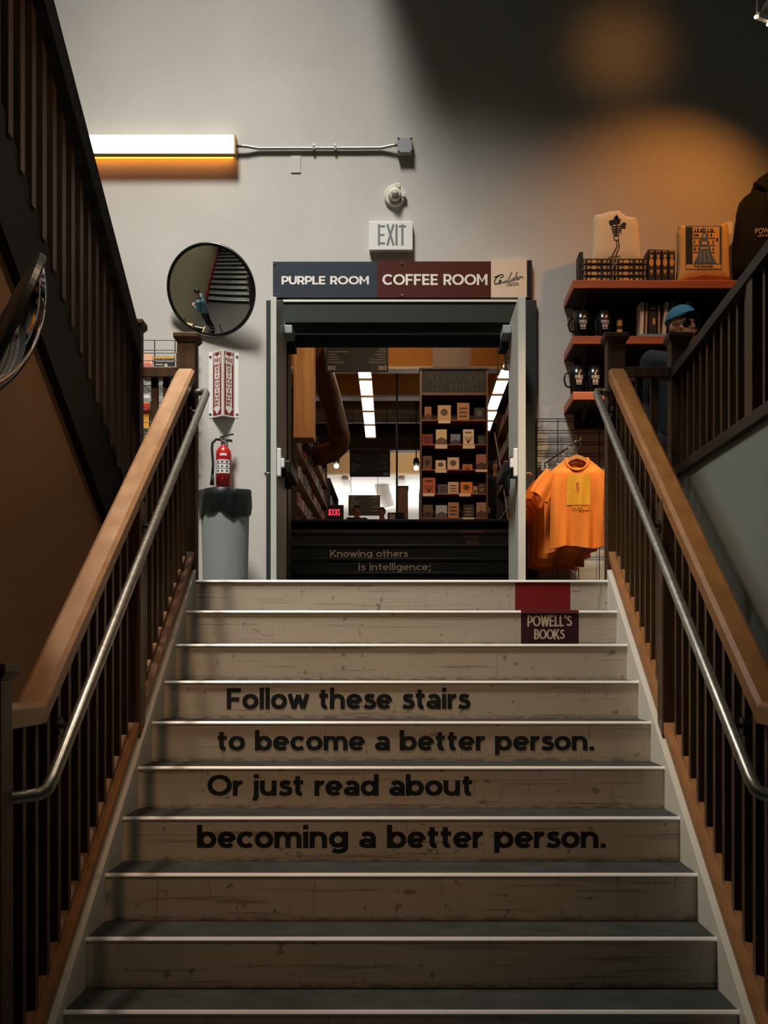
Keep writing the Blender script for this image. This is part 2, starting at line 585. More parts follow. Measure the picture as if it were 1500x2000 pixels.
_S = [(.525, .575), (.42, .632), (.30, .642), (.185, .595), (.175, .50), (.26, .43), (.38, .385), (.505, .32), (.53, .21), (.45, .115), (.30, .088), (.18, .105), (.065, .165)]
GL = {
    'o': (.78, [_arc(.39, .365, .295, .275, 0, 360, 40)]), 'c': (.70, [_arc(.39, .365, .295, .275, 42, 318, 30)]),
    'e': (.77, [[(.12, .355), (.66, .355)], _arc(.385, .365, .29, .275, -2, 318, 36)]),
    'b': (.81, [[(.095, 0), (.095, 1.03)], _arc(.425, .365, .285, .275, 0, 360, 40)]), 'd': (.81, [[(.715, 0), (.715, 1.03)], _arc(.385, .365, .285, .275, 0, 360, 40)]),
    'p': (.81, [[(.095, -.22), (.095, .73)], _arc(.425, .365, .285, .275, 0, 360, 40)]),
    'g': (.81, [[(.715, .73), (.715, .05)] + _arc(.405, .05, .31, .205, 0, -140, 16), _arc(.385, .375, .285, .265, 0, 360, 40)]),
    'n': (.76, [[(.095, 0), (.095, .73)], _arc(.365, .40, .27, .24, 180, 0, 20) + [(.635, 0)]]), 'h': (.76, [[(.095, 0), (.095, 1.03)], _arc(.365, .40, .27, .24, 180, 0, 20) + [(.635, 0)]]),
    'm': (1.16, [[(.095, 0), (.095, .73)], _arc(.335, .40, .24, .24, 180, 0, 20) + [(.575, 0)], _arc(.815, .40, .24, .24, 180, 0, 20) + [(1.055, 0)]]),
    'u': (.76, [[(.64, .73), (.64, 0)], [(.095, .73)] + _arc(.365, .33, .27, .24, 180, 360, 20)]),
    'i': (.22, [[(.11, 0), (.11, .73)], [(.11, .83), (.11, 1.03)]]), 'l': (.22, [[(.11, 0), (.11, 1.03)]]),
    'j': (.24, [[(.13, .73), (.13, -.05)] + _arc(-.01, -.05, .14, .10, 0, -100, 8), [(.13, .83), (.13, 1.03)]]),
    'r': (.43, [[(.095, 0), (.095, .73)], _arc(.42, .35, .325, .29, 180, 88, 14)]), 's': (.60, [_smooth(_S)]),
    't': (.50, [[(.215, .93), (.215, .26)] + _arc(.375, .25, .16, .16, 180, 285, 10), [(.02, .645), (.47, .645)]]),
    'w': (1.04, [[(.07, .73), (.295, .03)], [(.295, .03), (.52, .68)], [(.52, .68), (.745, .03)], [(.745, .03), (.97, .73)]]),
    'a': (.70, [[(.60, 0), (.60, .42)] + _arc(.36, .42, .24, .22, 0, 148, 16), _arc(.33, .215, .235, .125, 0, 360, 30)]),
    'F': (.72, [[(.10, 0), (.10, 1)], [(.10, .905), (.70, .905)], [(.10, .47), (.62, .47)]]), 'O': (1.1, [_arc(.55, .5, .455, .405, 0, 360, 48)]),
    'K': (.86, [[(.10, 0), (.10, 1)], [(.10, .34), (.76, 1.0)], [(.36, .52), (.82, 0)]]),
    'P': (.72, [[(.10, 0), (.10, 1)], [(.10, .905), (.41, .905)] + _arc(.41, .645, .25, .26, 90, -90, 16)[1:] + [(.10, .385)]]),
    'R': (.76, [[(.10, 0), (.10, 1)], [(.10, .905), (.41, .905)] + _arc(.41, .655, .25, .25, 90, -90, 16)[1:] + [(.10, .405)], [(.40, .42), (.68, 0)]]),
    'U': (.84, [[(.10, 1), (.10, .42)] + _arc(.42, .41, .32, .315, 180, 360, 20)[1:] + [(.74, 1)]]), 'L': (.64, [[(.10, 0), (.10, 1)], [(.10, .095), (.62, .095)]]),
    'E': (.72, [[(.10, 0), (.10, 1)], [(.10, .905), (.68, .905)], [(.10, .5), (.62, .5)], [(.10, .095), (.68, .095)]]),
    'M': (1.0, [[(.10, 0), (.10, 1)], [(.10, .96), (.5, .34), (.9, .96)], [(.90, 0), (.90, 1)]]), 'C': (.96, [_arc(.53, .5, .435, .405, 42, 318, 36)]),
    'X': (.80, [[(.10, 0), (.70, 1)], [(.10, 1), (.70, 0)]]), 'I': (.22, [[(.10, 0), (.10, 1)]]), 'T': (.74, [[(.02, .905), (.72, .905)], [(.37, 0), (.37, 1)]]),
    'W': (1.2, [[(.08, 1), (.34, .03)], [(.34, .03), (.60, .97)], [(.60, .97), (.86, .03)], [(.86, .03), (1.12, 1)]]), 'S': (.76, [_smooth([(a * 1.26, b * 1.37) for a, b in _S])]),
    'B': (.78, [[(.10, 0), (.10, 1)], [(.10, .905), (.40, .905)] + _arc(.40, .705, .20, .20, 90, -90, 12)[1:] + [(.10, .505)], [(.10, .505), (.42, .505)] + _arc(.42, .30, .235, .205, 90, -90, 12)[1:] + [(.10, .095)]]),
    "'": (.22, [[(.11, 1), (.10, .72)]]),
    '.': (.26, [[(.12, 0), (.12, .2)]]), ';': (.26, [[(.14, .5), (.14, .7)], [(.16, .2), (.14, .05), (.06, -.15)]]), ' ': (.36, []),
}


def stroke_text(name, body, m, parent, xa, xb, ya, yb, d, weight=0.225, out=0.0012, spacing=0.075):
    """lettering filling photo rectangle xa..xb, ya (top)..yb (bottom) on the camera-facing plane y = d"""
    nat = sum(GL[c][0] for c in body) + spacing * (len(body) - 1)
    kx = min(2.2, max(1.0, nat / ((xb - xa) / (yb - ya)))) if body.upper() == body else 1.0
    quads, x, layer = [], 0.0, 0
    for ch in body:
        adv, st = GL[ch]
        for pts in st:
            p = [Vector(q) for q in pts]
            closed = len(p) > 3 and (p[0] - p[-1]).length < 1e-4
            L, Rr = [], []
            for i in range(len(p)):
                if closed: t = p[(i + 1) % (len(p) - 1)] - p[i - 1 if i else len(p) - 2]
                else: t = p[min(i + 1, len(p) - 1)] - p[max(i - 1, 0)]
                t.normalize()
                wd = weight * (0.86 if abs(t.x) > 0.9 else 1.0)
                n = Vector((-t.y * kx, t.x)) * wd / 2
                L.append(p[i] + n); Rr.append(p[i] - n)
            layer = (layer + 1) % 12
            for i in range(len(p) - 1): quads.append([(v.x + x, v.y, layer) for v in (L[i], Rr[i], Rr[i + 1], L[i + 1])])
        x += adv + spacing
    us = [v[0] for q in quads for v in q]; vs = [v[1] for q in quads for v in q]
    u0, u1, v0, v1 = min(us), max(us), min(vs), max(vs)
    X0, X1, Z0, Z1 = X(xa, d), X(xb, d), Z(yb, d), Z(ya, d)
    bm = B()
    for q in quads:
        f = [bm.verts.new((X0 + (a - u0) / (u1 - u0) * (X1 - X0), d - out - 0.00003 * c, Z0 + (b - v0) / (v1 - v0) * (Z1 - Z0))) for a, b, c in q]
        bm.faces.new(f)
    bmesh.ops.remove_doubles(bm, verts=bm.verts, dist=1e-6)
    return obj(name, bm, m, parent)


# ================================================================== the setting
T, R, D0, HW = 0.28, 0.18, 6.46, 1.134
WALL = 10.2


def NL(y): return -(D0 - y) * R / T          # height of the nosing line of the main stairs


bm = B()
box(bm, -4.0, -1.03, WALL, WALL + 0.25, -2.0, 7.6)
box(bm, 1.03, 5.4, WALL, WALL + 0.25, -2.0, 7.6)
box(bm, -1.03, 1.03, WALL, WALL + 0.25, 2.47, 7.6)
struct('wall_back', bm, M['wall'])
struct('floor', box(B(), -4.0, 5.4, -2.5, 3.6, -2.08, -1.98), M['concrete'])
bm = B()
box(bm, -4.0, 5.4, D0 + 0.055, 10.45, -0.12, 0.0)
box(bm, -1.13, 1.13, D0 + 0.02, D0 + 0.06, -0.006, 0.0)
box(bm, 1.67, 5.4, -0.5, D0 + 0.05, -0.12, 0.0)
struct('floor_landing', bm, M['floor'])
struct('wall_left', box(B(), -4.1, -3.95, -2.5, 10.2, -2.0, 6.4), M['beige'])
struct('wall_right', box(B(), 5.4, 5.5, -2.5, 10.2, -2.0, 7.6), M['brown'])
# soffit of the floor above, out of the picture at the upper right: it shades the upper right of the back wall
struct('ceiling', box(B(), -0.45, 5.4, 8.56, WALL, 6.6, 6.9), M['darker'])
# grey wall under the gallery guard on the right
struct('wall_gallery', box(B(), 1.53, 1.66, -0.5, 6.62, -1.98, 0.57), M['rgrey'])

# brown wall closing the underside of the upper flight (slopes up towards the viewer)
UG, US = 6.5, 0.575


def UL(y): return (UG - y) * US               # nosing line of the upper flight


bm = B()
prism(bm, [(-1.54, 6.62, -1.98), (-1.54, 6.62, 0.0), (-1.54, 6.5, 0.0), (-1.54, 0.6, UL(0.6)), (-1.54, 0.6, -1.98)], (-0.06, 0, 0))
struct('wall_stairwell', bm, M['brown'])

# ---------------------------------------------------------------- main stairs
st = thing('staircase', 'broad flight of cream risers and dark treads with lettering, leading up to the doorway', 'stairs', (0, 3.4, -1.98))
for k in range(11):
    y, z = D0 - k * T, -k * R
    obj('riser', box(B(), -HW, HW, y + 0.010, y + 0.03, z - R + 0.0, z - 0.008), M['riser'], st)
    if k:
        obj('tread', box(B(), -HW, HW, y + 0.013, y + T + 0.012, z - 0.03, z), M['tread'], st)
    bm = B()
    prism(bm, [(-HW, y + 0.002, z - 0.012), (-HW, y + 0.002, z - 0.0075), (-HW, y + 0.0095, z + 0.0012), (-HW, y + 0.02, z + 0.0012), (-HW, y + 0.02, z - 0.012)], (2 * HW, 0, 0))
    obj('nosing', bm, M['nosing'], st)
for s in (-1, 1):
    bm = B()
    ya, yb = D0 + 0.02, 3.42
    prof = [(0, -0.36), (0, 0.045), (0.034, 0.045), (0.034, -0.36)]
    sweep(bm, [(s * a, b) for a, b in prof], (s * HW, ya, NL(ya)), (s * HW, yb, NL(yb)))
    obj('skirt_board', bm, M['skirt'], st)


def riser_y(k): return D0 - k * T + 0.010


for k, body, xa, xb, ya, yb in ((3, 'Follow these stairs', 443, 919, 1343, 1385), (4, 'to become a better person.', 425, 1160, 1426, 1474),
                                (5, 'Or just read about', 405, 922, 1512, 1564), (6, 'becoming a better person.', 385, 1183, 1611, 1667)):
    stroke_text('lettering', body, M['letter'], st, xa, xb, ya, yb, riser_y(k))


def px_panel(name, m, parent, xa, xb, ya, yb, d, th=0.001, **k):
    return obj(name, box(B(), X(xa, d), X(xb, d), d - th, d + 0.0005, Z(yb, d), Z(ya, d)), m, parent, **k)


px_panel('decal', M['decalred'], st, 1006, 1113.5, 1135, 1191, riser_y(0), label='plain red vinyl panel')
dc = px_panel('decal', M['decaldark'], st, 1017.5, 1130, 1195, 1257, riser_y(1), label='maroon vinyl emblem panel')
stroke_text('lettering', "POWELL'S", M['pale'], dc, 1030, 1117, 1201, 1224, riser_y(1) - 0.001, 0.155)
stroke_text('lettering', 'BOOKS', M['pale'], dc, 1043, 1103, 1227.5, 1250, riser_y(1) - 0.001, 0.155)
bm = B()
box(bm, X(1017.5, D0 - T), X(1130, D0 - T), D0 - T + 0.0005, D0 - T + 0.012, -R - 0.010, -R + 0.0022)
obj('nosing_tape', bm, M['decalred'], st, label='red tape over the nosing')

# ---------------------------------------------------------------- wooden stair balustrades
RAIL = [(-0.050, -0.07), (-0.050, -0.015), (-0.034, 0.0), (0.034, 0.0), (0.050, -0.015), (0.050, -0.07)]
LEVEL_TOP = 1.197


def newel(parent, x, y, z0, z1, hw=0.052, cap=True, base=None):
    n = obj('newel_post', box(B(), x - hw, x + hw, y - hw, y + hw, z0, z1, 0.006), M['dark'], parent)
    if cap:
        bm = B()
        box(bm, x - hw - 0.018, x + hw + 0.018, y - hw - 0.018, y + hw + 0.018, z1 + 0.022, z1 + 0.05, 0.005)
        a = [(x + sx * (hw + e), y + sy * (hw + e), z) for e, z in ((0.0, z1), (0.018, z1 + 0.022)) for sx, sy in ((-1, -1), (1, -1), (1, 1), (-1, 1))]
        vs = [bm.verts.new(p) for p in a]
        for i in range(4): bm.faces.new((vs[i], vs[(i + 1) % 4], vs[4 + (i + 1) % 4], vs[4 + i]))
        bm.faces.new(vs[:4]); bm.faces.new(vs[4:])
        obj('newel_cap', bm, M['dark'], n)
    return n


def balustrade(s, label):
    xc = s * 1.2
    t = thing('stair_balustrade', label, 'railing', (xc, 3.45, -1.98))
    yt, yb = 6.53, 3.8
    off = 1.135
    bm = B()
    sweep(bm, RAIL, (xc, yt, NL(yt) + off), (xc, yb, NL(yb) + off))
    ze = NL(yb) + off
    sweep(bm, RAIL, (xc, yb, ze), (xc, 3.47, ze))
    obj('top_rail', bm, M['oak' if s < 0 else 'oakright'], t)
    bm = B()
    rl = [(-0.048, -0.045), (-0.048, 0), (0.048, 0), (0.048, -0.045)]
    for a, b in ((6.53, 5.275), (5.165, 3.5)):
        sweep(bm, rl, (xc, a, NL(a) + 0.118), (xc, b, NL(b) + 0.118))
    obj('bottom_rail', bm, M['oakside'], t)
    newel(t, xc, 6.6, 0.0, 1.335)
    newel(t, xc, 5.22, NL(5.22) - 0.02, NL(5.22) + off - 0.07, cap=False)
    newel(t, xc, 3.42, -1.98, -0.50)
    y = 6.53 - 0.07
    while y > 3.52:
        if abs(y - 5.22) > 0.075:
            z0, z1 = NL(y) + 0.118, NL(y) + off - 0.06
            if y < yb: z1 = ze - 0.06
            obj('baluster', box(B(), xc - 0.017, xc + 0.017, y - 0.017, y + 0.017, z0 - 0.02, z1), M['dark'], t)
            ya, yc = y - 0.017, y - 0.109
            if yc > 3.5 and not (5.1 < yc < 5.3):
                bm = B()
                sweep(bm, [(-0.017, -0.002), (-0.017, 0.022), (0.017, 0.022), (0.017, -0.002)], (xc, ya, NL(ya) + 0.118), (xc, yc, NL(yc) + 0.118))
                obj('fillet', bm, M['oakside'], t)
        y -= 0.126
    return t


balustrade(-1, 'wooden stair balustrade on the left of the flight, pale oak rail')
balustrade(1, 'wooden stair balustrade on the right of the flight, below the shelves')


def handrail(s, label):
    xc = s * 1.075
    t = thing('handrail', label, 'handrail', (xc, 3.6, -1.98))
    bm = B()
    ya, yb = 6.47, 3.62
    za, zb = NL(ya) + 1.02, NL(yb) + 1.02
    pts = [(s * 1.16, ya + 0.04, za + 0.005), (s * 1.12, ya + 0.045, za + 0.02), (s * 1.085, ya + 0.03, za + 0.018), (xc, ya, za), (xc, yb, zb),
           (s * 1.082, yb - 0.03, zb - 0.03), (s * 1.10, yb - 0.045, zb - 0.042), (s * 1.15, yb - 0.06, zb - 0.05), (s * 1.30, 3.36, zb - 0.05)]
    tube(bm, pts[:4] + [(xc, ya + (yb - ya) * f, za + (zb - za) * f) for f in (0.25, 0.5, 0.75)] + pts[4:], 0.0205, 14)
    obj('pipe', bm, M['steel'], t, smooth=True)
    for y in (6.40, 5.22, 3.95):
        z = NL(y) + 1.02
        bm = B()
        tube(bm, [(xc, y, z - 0.015), (xc + s * 0.015, y, z - 0.06), (s * 1.15, y, z - 0.07)], 0.009, 8)
        lathe(bm, [(0.03, -0.006), (0.03, 0.006)], (s * 1.148, y, z - 0.07), 16, 'X')
        obj('bracket', bm, M['black'], t)
    return t


handrail(-1, 'grey steel pipe handrail along the left balustrade')
handrail(1, 'grey steel pipe handrail along the right balustrade')

# ---------------------------------------------------------------- level guard and gallery guard on the right, level guard on the left
def level_rail(t, x0, x1, y, z=LEVEL_TOP):
    obj('top_rail', box(B(), x0, x1, y - 0.05, y + 0.05, z - 0.06, z, 0.006), M['dark'], t)
    obj('bottom_rail', box(B(), x0, x1, y - 0.03, y + 0.03, 0.06, 0.10, 0.004), M['darker'], t)
    n = 2
    for i in range(n):
        x = x0 + (x1 - x0) * (i + 1) / (n + 1)
        obj('baluster', box(B(), x - 0.018, x + 0.018, y - 0.018, y + 0.018, 0.09, z - 0.05), M['dark'], t)


def GT(y): return LEVEL_TOP + (6.55 - y) * 0.06      # the gallery rail climbs very slightly


g = thing('gallery_guard', 'dark wooden guard rail on top of the grey gallery wall at right', 'railing', (1.56, 6.6, 0.0))
level_rail(g, 1.252, 1.50, 6.6)
newel(g, 1.555, 6.6, 0.0, 1.335)
bm = B()
sweep(bm, [(-0.05, -0.065), (-0.05, -0.012), (-0.035, 0), (0.035, 0), (0.05, -0.012), (0.05, -0.065)], (1.555, 6.55, GT(6.55)), (1.555, 0.2, GT(0.2)))
obj('top_rail', bm, M['darker'], g)
obj('bottom_rail', box(B(), 1.50, 1.69, 0.2, 6.66, 0.57, 0.625, 0.004), M['darker'], g)
y = 6.55 - 0.10
i = 0
while y > 3.4:
    if i == 10 or i == 19:
        obj('post', box(B(), 1.515, 1.595, y - 0.045, y + 0.045, 0.62, GT(y) - 0.06), M['dark'], g)
    else:
        obj('baluster', box(B(), 1.538, 1.572, y - 0.017, y + 0.017, 0.62, GT(y) - 0.06), M['dark'], g)
    y -= 0.133
    i += 1

# ---------------------------------------------------------------- upper flight on the left (seen from its side, and in the mirror)
uf = thing('upper_staircase', 'upper flight of dark treads at left, rising towards the viewer behind a boarded guard', 'stairs', (-2.7, 6.5, 0.0))
for k in range(15):
    y, z = UG - 0.3 * k, 0.1725 * (k + 1)
    obj('riser', box(B(), -3.86, -1.60, y - 0.02, y, z - 0.1725, z - 0.03), M['blackmatte'], uf)
    obj('tread', box(B(), -3.86, -1.60, y - 0.32, y + 0.02, z - 0.03, z), M['concrete'], uf)
    bm = B()
    tube(bm, [(-3.86, y + 0.022, z - 0.006), (-1.60, y + 0.022, z - 0.006)], 0.008, 8)
    obj('nosing', bm, M['white'], uf)
bm = B()
sweep(bm, [(0, -0.2), (0, 0.32), (0.05, 0.32), (0.05, -0.2)], (-3.92, 6.6, 0.0), (-3.92, 2.0, UL(2.0)))
obj('stringer', bm, M['redstring'], uf, label='red painted stringer against the wall')
# closed side: dark stringer band under the guard
bm = B()
prism(bm, [(-1.50, 6.66, 0.0), (-1.50, 6.66, 0.37), (-1.50, 0.6, UL(0.6) + 0.43), (-1.50, 0.6, UL(0.6) - 0.06), (-1.50, 6.56, -0.02)], (-0.055, 0, 0))
obj('side_board', bm, M['blackmatte'], uf, label='black board along the side of the flight')

ug = thing('upper_stair_guard', 'tall dark guard of vertical boards rising at the upper left', 'railing', (-1.5, 6.6, 0.0))
level_rail(ug, -1.45, -1.252, 6.6)
newel(ug, -1.51, 6.6, 0.0, 1.41)
bm = B()
sweep(bm, [(-0.06, -0.16), (-0.06, -0.01), (-0.045, 0), (0.045, 0), (0.06, -0.01), (0.06, -0.16)], (-1.51, 6.55, UL(6.55) + 1.405), (-1.51, 1.0, UL(1.0) + 1.405))
obj('top_rail', bm, M['blackmatte'], ug)
y = 6.55 - 0.08
while y > 3.5:
    obj('baluster', box(B(), -1.53, -1.49, y - 0.028, y + 0.028, UL(y) + 0.40, UL(y) + 1.27), M['dark'], ug)
    y -= 0.142

# pipe rail of the upper flight (shows in the mirror)
hp = thing('handrail', 'slim steel pipe handrail inside the upper flight guard, seen in the round mirror', 'handrail', (-1.66, 6.4, 0))
bm = B()
tube(bm, [(-1.52, 6.45, 0.72), (-1.60, 6.45, 0.72), (-1.66, 6.42, 0.73), (-1.67, 6.36, 0.80), (-1.67, 6.3, 0.95), (-1.67, 2.4, UL(2.4) + 0.9)], 0.02, 12)
obj('pipe', bm, M['chrome'], hp, smooth=True)

# ---------------------------------------------------------------- doorway and doors
dr = empty('door_1', (0, WALL, 0)); dr['kind'] = 'structure'
bm = B()
CW, HT, OT = 1.168, 2.672, 2.476
YF = WALL - 0.05
box(bm, -CW, -1.03, YF, WALL, 0, HT, 0.004)
box(bm, 1.03, CW, YF, WALL, 0, HT, 0.004)
box(bm, -1.03, 1.03, YF, WALL, OT, HT, 0.004)
obj('door_frame', bm, M['doorframe'], dr)
bm = B()
box(bm, -1.035, -0.985, WALL, WALL + 0.30, 0, OT)
box(bm, 0.985, 1.035, WALL, WALL + 0.30, 0, OT)
box(bm, -1.0, 1.0, WALL, WALL + 0.30, OT - 0.09, OT)
box(bm, -1.0, 1.0, WALL + 0.12, WALL + 0.16, OT - 0.16, OT - 0.09)
obj('door_jamb', bm, M['doorframe'], dr)
bm = B()
box(bm, -1.02, 1.02, YF - 0.012, YF, HT - 0.018, HT)
obj('head_trim', bm, M['skirt'], dr, label='pale strip along the door head')


def leaf(name, s):
    o = empty(name, (s * 1.0, 10.16, 0)); o['kind'] = 'structure'
    xi, xo = (-0.990, -1.036) if s < 0 else (0.925, 0.985)
    ya, yb = 9.31, 10.14
    obj('leaf', box(B(), min(xi, xo), max(xi, xo), ya, yb, 0.01, 2.44, 0.003), M['doorleaf'], o)
    # inner face: panic device
    a, b = sorted((xi, xi - s * 0.035))
    bm = B()
    box(bm, a, b, ya + 0.012, ya + 0.075, 1.02, 1.245, 0.008)
    a, b = sorted((xi, xi - s * 0.062))
    box(bm, a, b, ya + 0.016, ya + 0.072, 1.09, 1.165, 0.008)
    obj('latch_case', bm, M['white'], o, label='white latch case of the panic bar')
    a, b = sorted((xi - s * 0.045, xi - s * 0.105))
    bm = B()
    box(bm, a, b, ya + 0.09, yb - 0.06, 1.06, 1.16, 0.012)
    for y in (ya + 0.12, yb - 0.12):
        a, b = sorted((xi - s * 0.002, xi - s * 0.06))
        box(bm, a, b, y - 0.035, y + 0.035, 1.02, 1.19, 0.01)
    obj('panic_bar', bm, M['black'], o)
    # outer face: lever and plate
    a, b = sorted((xo, xo + s * 0.008))
    bm = B()
    box(bm, a, b, ya + 0.03, ya + 0.075, 0.90, 1.22)
    obj('door_plate', bm, M['chrome'], o)
    bm = B()
    tube(bm, [(xo, ya + 0.055, 1.05), (xo + s * 0.045, ya + 0.055, 1.05), (xo + s * 0.052, ya + 0.07, 1.05), (xo + s * 0.052, ya + 0.16, 1.045)], 0.009, 10)
    obj('lever', bm, M['chrome'], o, smooth=True)
    # closer at the head of the inner face
    a, b = sorted((xi - s * 0.004, xi - s * 0.075))
    bm = B()
    box(bm, a, b, yb - 0.30, yb - 0.03, 2.30, 2.37, 0.008)
    obj('door_closer', bm, M['plasticgrey'], o)
    bm = B()
    box(bm, a, b, yb - 0.02, WALL + 0.1, 2.24, 2.30, 0.006)
    obj('closer_arm', bm, M['black'], o)
    return o


leaf('door_2', -1)
leaf('door_3', 1)

# ================================================================== things on the back wall
YW = WALL


def sign_screw(parent, x, z, y):
    return obj('screw', lathe(B(), [(0.011, 0), (0.011, -0.004), (0.006, -0.007)], (x, y, z), 12, 'Y'), M['chrome'], parent)


# room sign over the door: slate, maroon and cream panels
d = YW - 0.055
rs = thing('room_sign', 'long sign over the doorway in slate, maroon and cream, lettered with two rooms', 'sign', (X(785, d), YW, Z(582, d)))
p1 = obj('sign_panel', box(B(), X(533, d), X(736.5, d), d, YW - 0.001, Z(581, d), Z(511, d)), M['navy'], rs, label='slate sign panel')
p2 = obj('sign_panel', box(B(), X(736.5, d), X(959, d), d, YW - 0.001, Z(581, d), Z(510.5, d)), M['maroon'], rs, label='maroon sign panel')
p3 = obj('sign_panel', box(B(), X(959, d), X(1029, d), d, YW - 0.001, Z(580.5, d), Z(509, d)), M['signcream'], rs, label='cream sign panel')
obj('sign_end', box(B(), X(1029.5, d), X(1039, d), d + 0.004, YW - 0.001, Z(582, d), Z(508, d)), M['black'], rs, label='black end strip')
stroke_text('lettering', 'PURPLE ROOM', M['signwhite'], p1, 550, 720.5, 539, 556.5, d, 0.22)
stroke_text('lettering', 'COFFEE ROOM', M['signwhite'], p2, 747, 952, 535, 558, d, 0.19)
for sx, sy in ((536, 516), (536, 577), (785, 515), (785, 577)): sign_screw(rs, X(sx, d), Z(sy, d), d)
px_text('lettering', 'COFFEE', M['ink'], p3, 991, 1012, 552, 554.6, d, weight=0.01, spacing=1.3)
px_text('lettering', 'COMPANY', M['ink'], p3, 988.5, 1014, 555.8, 558.4, d, weight=0.01, spacing=1.3)


def gpt(u, v): return (X(964 + u, d), Z(v, d))


# script word drawn as brush strokes (u = pixels right of 964, v = photo row)
strokes = [
    (_smooth([(0.5, 542), (5, 540), (12, 537.2), (17, 536.4), (19, 538.3), (17, 541.3), (12, 542.3)]), 0.0068), (_smooth([(12, 537.4), (6, 542), (2.2, 549), (2.2, 553.5), (5, 555), (10, 552.5), (14, 548)]), 0.0085), ([(9.5, 548), (15, 546.7)], 0.006), (_smooth([(14.2, 547), (12.8, 552), (11.5, 556.5)]), 0.007),
    ([(15, 549), (14.5, 552.5), (17, 553), (19.5, 549), (19, 552.5), (21, 552.5), (23.5, 548)], 0.006),
    ([(24.5, 546.5), (23, 551.5), (25.5, 551.8), (28, 548)], 0.006), ([(25.3, 543.2), (25.9, 542.2)], 0.006),
    ([(36, 531.5), (31, 541), (28.5, 549), (30, 551), (33.5, 548)], 0.006),
    ([(41, 545), (38, 543.5), (34.5, 546), (34.5, 549), (37.5, 548.8), (41, 544), (46.5, 531.5), (42, 542), (40.5, 547.5), (43, 547.5)], 0.006),
    ([(44, 545), (48, 542.5), (47.5, 540), (45.3, 541), (44.3, 545), (46, 547), (50, 544)], 0.006),
    ([(50, 541), (51.5, 539), (50.5, 545), (53.5, 540), (56, 539.5), (55.8, 544), (58.5, 541.5)], 0.006)]
bm = B()
for pts, wd in strokes: ribbon(bm, [gpt(*p) for p in pts], wd, facing(d), 0.002)
obj('script_lettering', bm, M['ink'], p3)

# exit sign
d = YW - 0.06
ex = thing('exit_sign', 'white EXIT sign box on the wall above the doorway', 'sign', (X(763, d), YW, Z(490, d)))
obj('case', box(B(), X(721, d), X(806, d), d, YW - 0.001, Z(488, d), Z(432.5, d), 0.004), M['white'], ex)
stroke_text('lettering', 'EXIT', mat('exit_lettering', (118, 128, 122), 0.4), ex, 738, 793, 437, 480, d, 0.10)

# round alarm sounder above it
al = thing('fire_alarm', 'small round cream alarm sounder above the exit sign', 'alarm', (X(771, YW), YW, Z(381, YW)))
cz = Z(381, YW - 0.03); cx = X(771, YW - 0.03)
obj('base', lathe(B(), [(0.0925, -0.001), (0.0925, -0.028), (0.083, -0.034), (0.055, -0.036)], (cx, YW, cz), 40, 'Y'), M['cream'], al, smooth=False)
obj('horn', lathe(B(), [(0.058, -0.03), (0.056, -0.06), (0.046, -0.072), (0.034, -0.074)], (cx, YW, cz), 32, 'Y'), M['cream'], al)
obj('knob', lathe(B(), [(0.034, -0.07), (0.030, -0.098), (0.018, -0.105)], (cx, YW, cz + 0.004), 8, 'Y'), M['cream'], al)
obj('tab', box(B(), cx + 0.0, cx + 0.05, YW - 0.045, YW - 0.02, cz + 0.06, cz + 0.10, 0.006), M['cream'], al)
obj('tab', box(B(), cx + 0.065, cx + 0.098, YW - 0.045, YW - 0.02, cz - 0.02, cz + 0.02, 0.006), M['cream'], al)

# conduit and junction box, blank plate
jb = thing('junction_box', 'square grey electrical junction box at the right end of the conduit', 'electrical box', (X(791, YW), YW, Z(303, YW)))
d = YW - 0.075
obj('box_body', box(B(), X(776.5, d), X(805.5, d), d + 0.004, YW - 0.001, Z(298, d), Z(268, d), 0.006), M['plasticgrey'], jb)
obj('cover', box(B(), X(777, d), X(805, d), d, d + 0.005, Z(297.5, d), Z(268.5, d), 0.003), M['plasticgrey'], jb)
for sx in (778.6, 803.4):
    for sy in (270.5, 295.5):
        obj('screw', lathe(B(), [(0.009, 0.001), (0.009, -0.003)], (X(sx, d), d, Z(sy, d)), 10, 'Y'), M['black'], jb)
cd = thing('conduit', 'thin steel conduit running from the light fixture to the junction box', 'conduit', (X(620, YW), YW, Z(290, YW)))
d = YW - 0.022
zc = Z(290, d)
obj('pipe', tube(B(), [(X(461, d), d - 0.02, Z(287, d)), (X(480, d), d - 0.018, Z(287.5, d)), (X(505, d), d, zc), (X(700, d), d, Z(289.5, d)), (X(745, d), d, Z(289, d)), (X(768, d), d - 0.02, Z(286, d)), (X(777, d), d - 0.025, Z(286, d))], 0.0135, 12), M['steel'], cd, smooth=True)
for px in (613, 655):
    bm = B()
    box(bm, X(px, d) - 0.010, X(px, d) + 0.010, d - 0.017, YW - 0.001, zc - 0.018, zc + 0.030, 0.003)
    obj('strap', bm, M['steel'], cd)
bp = tag(obj('blank_plate', box(B(), X(568.5, YW), X(587.5, YW), YW - 0.008, YW - 0.0005, Z(338, YW), Z(305, YW), 0.003), M['wall'], origin=(X(578, YW), YW, Z(338, YW))), 'small blank wall plate below the conduit', 'wall plate')

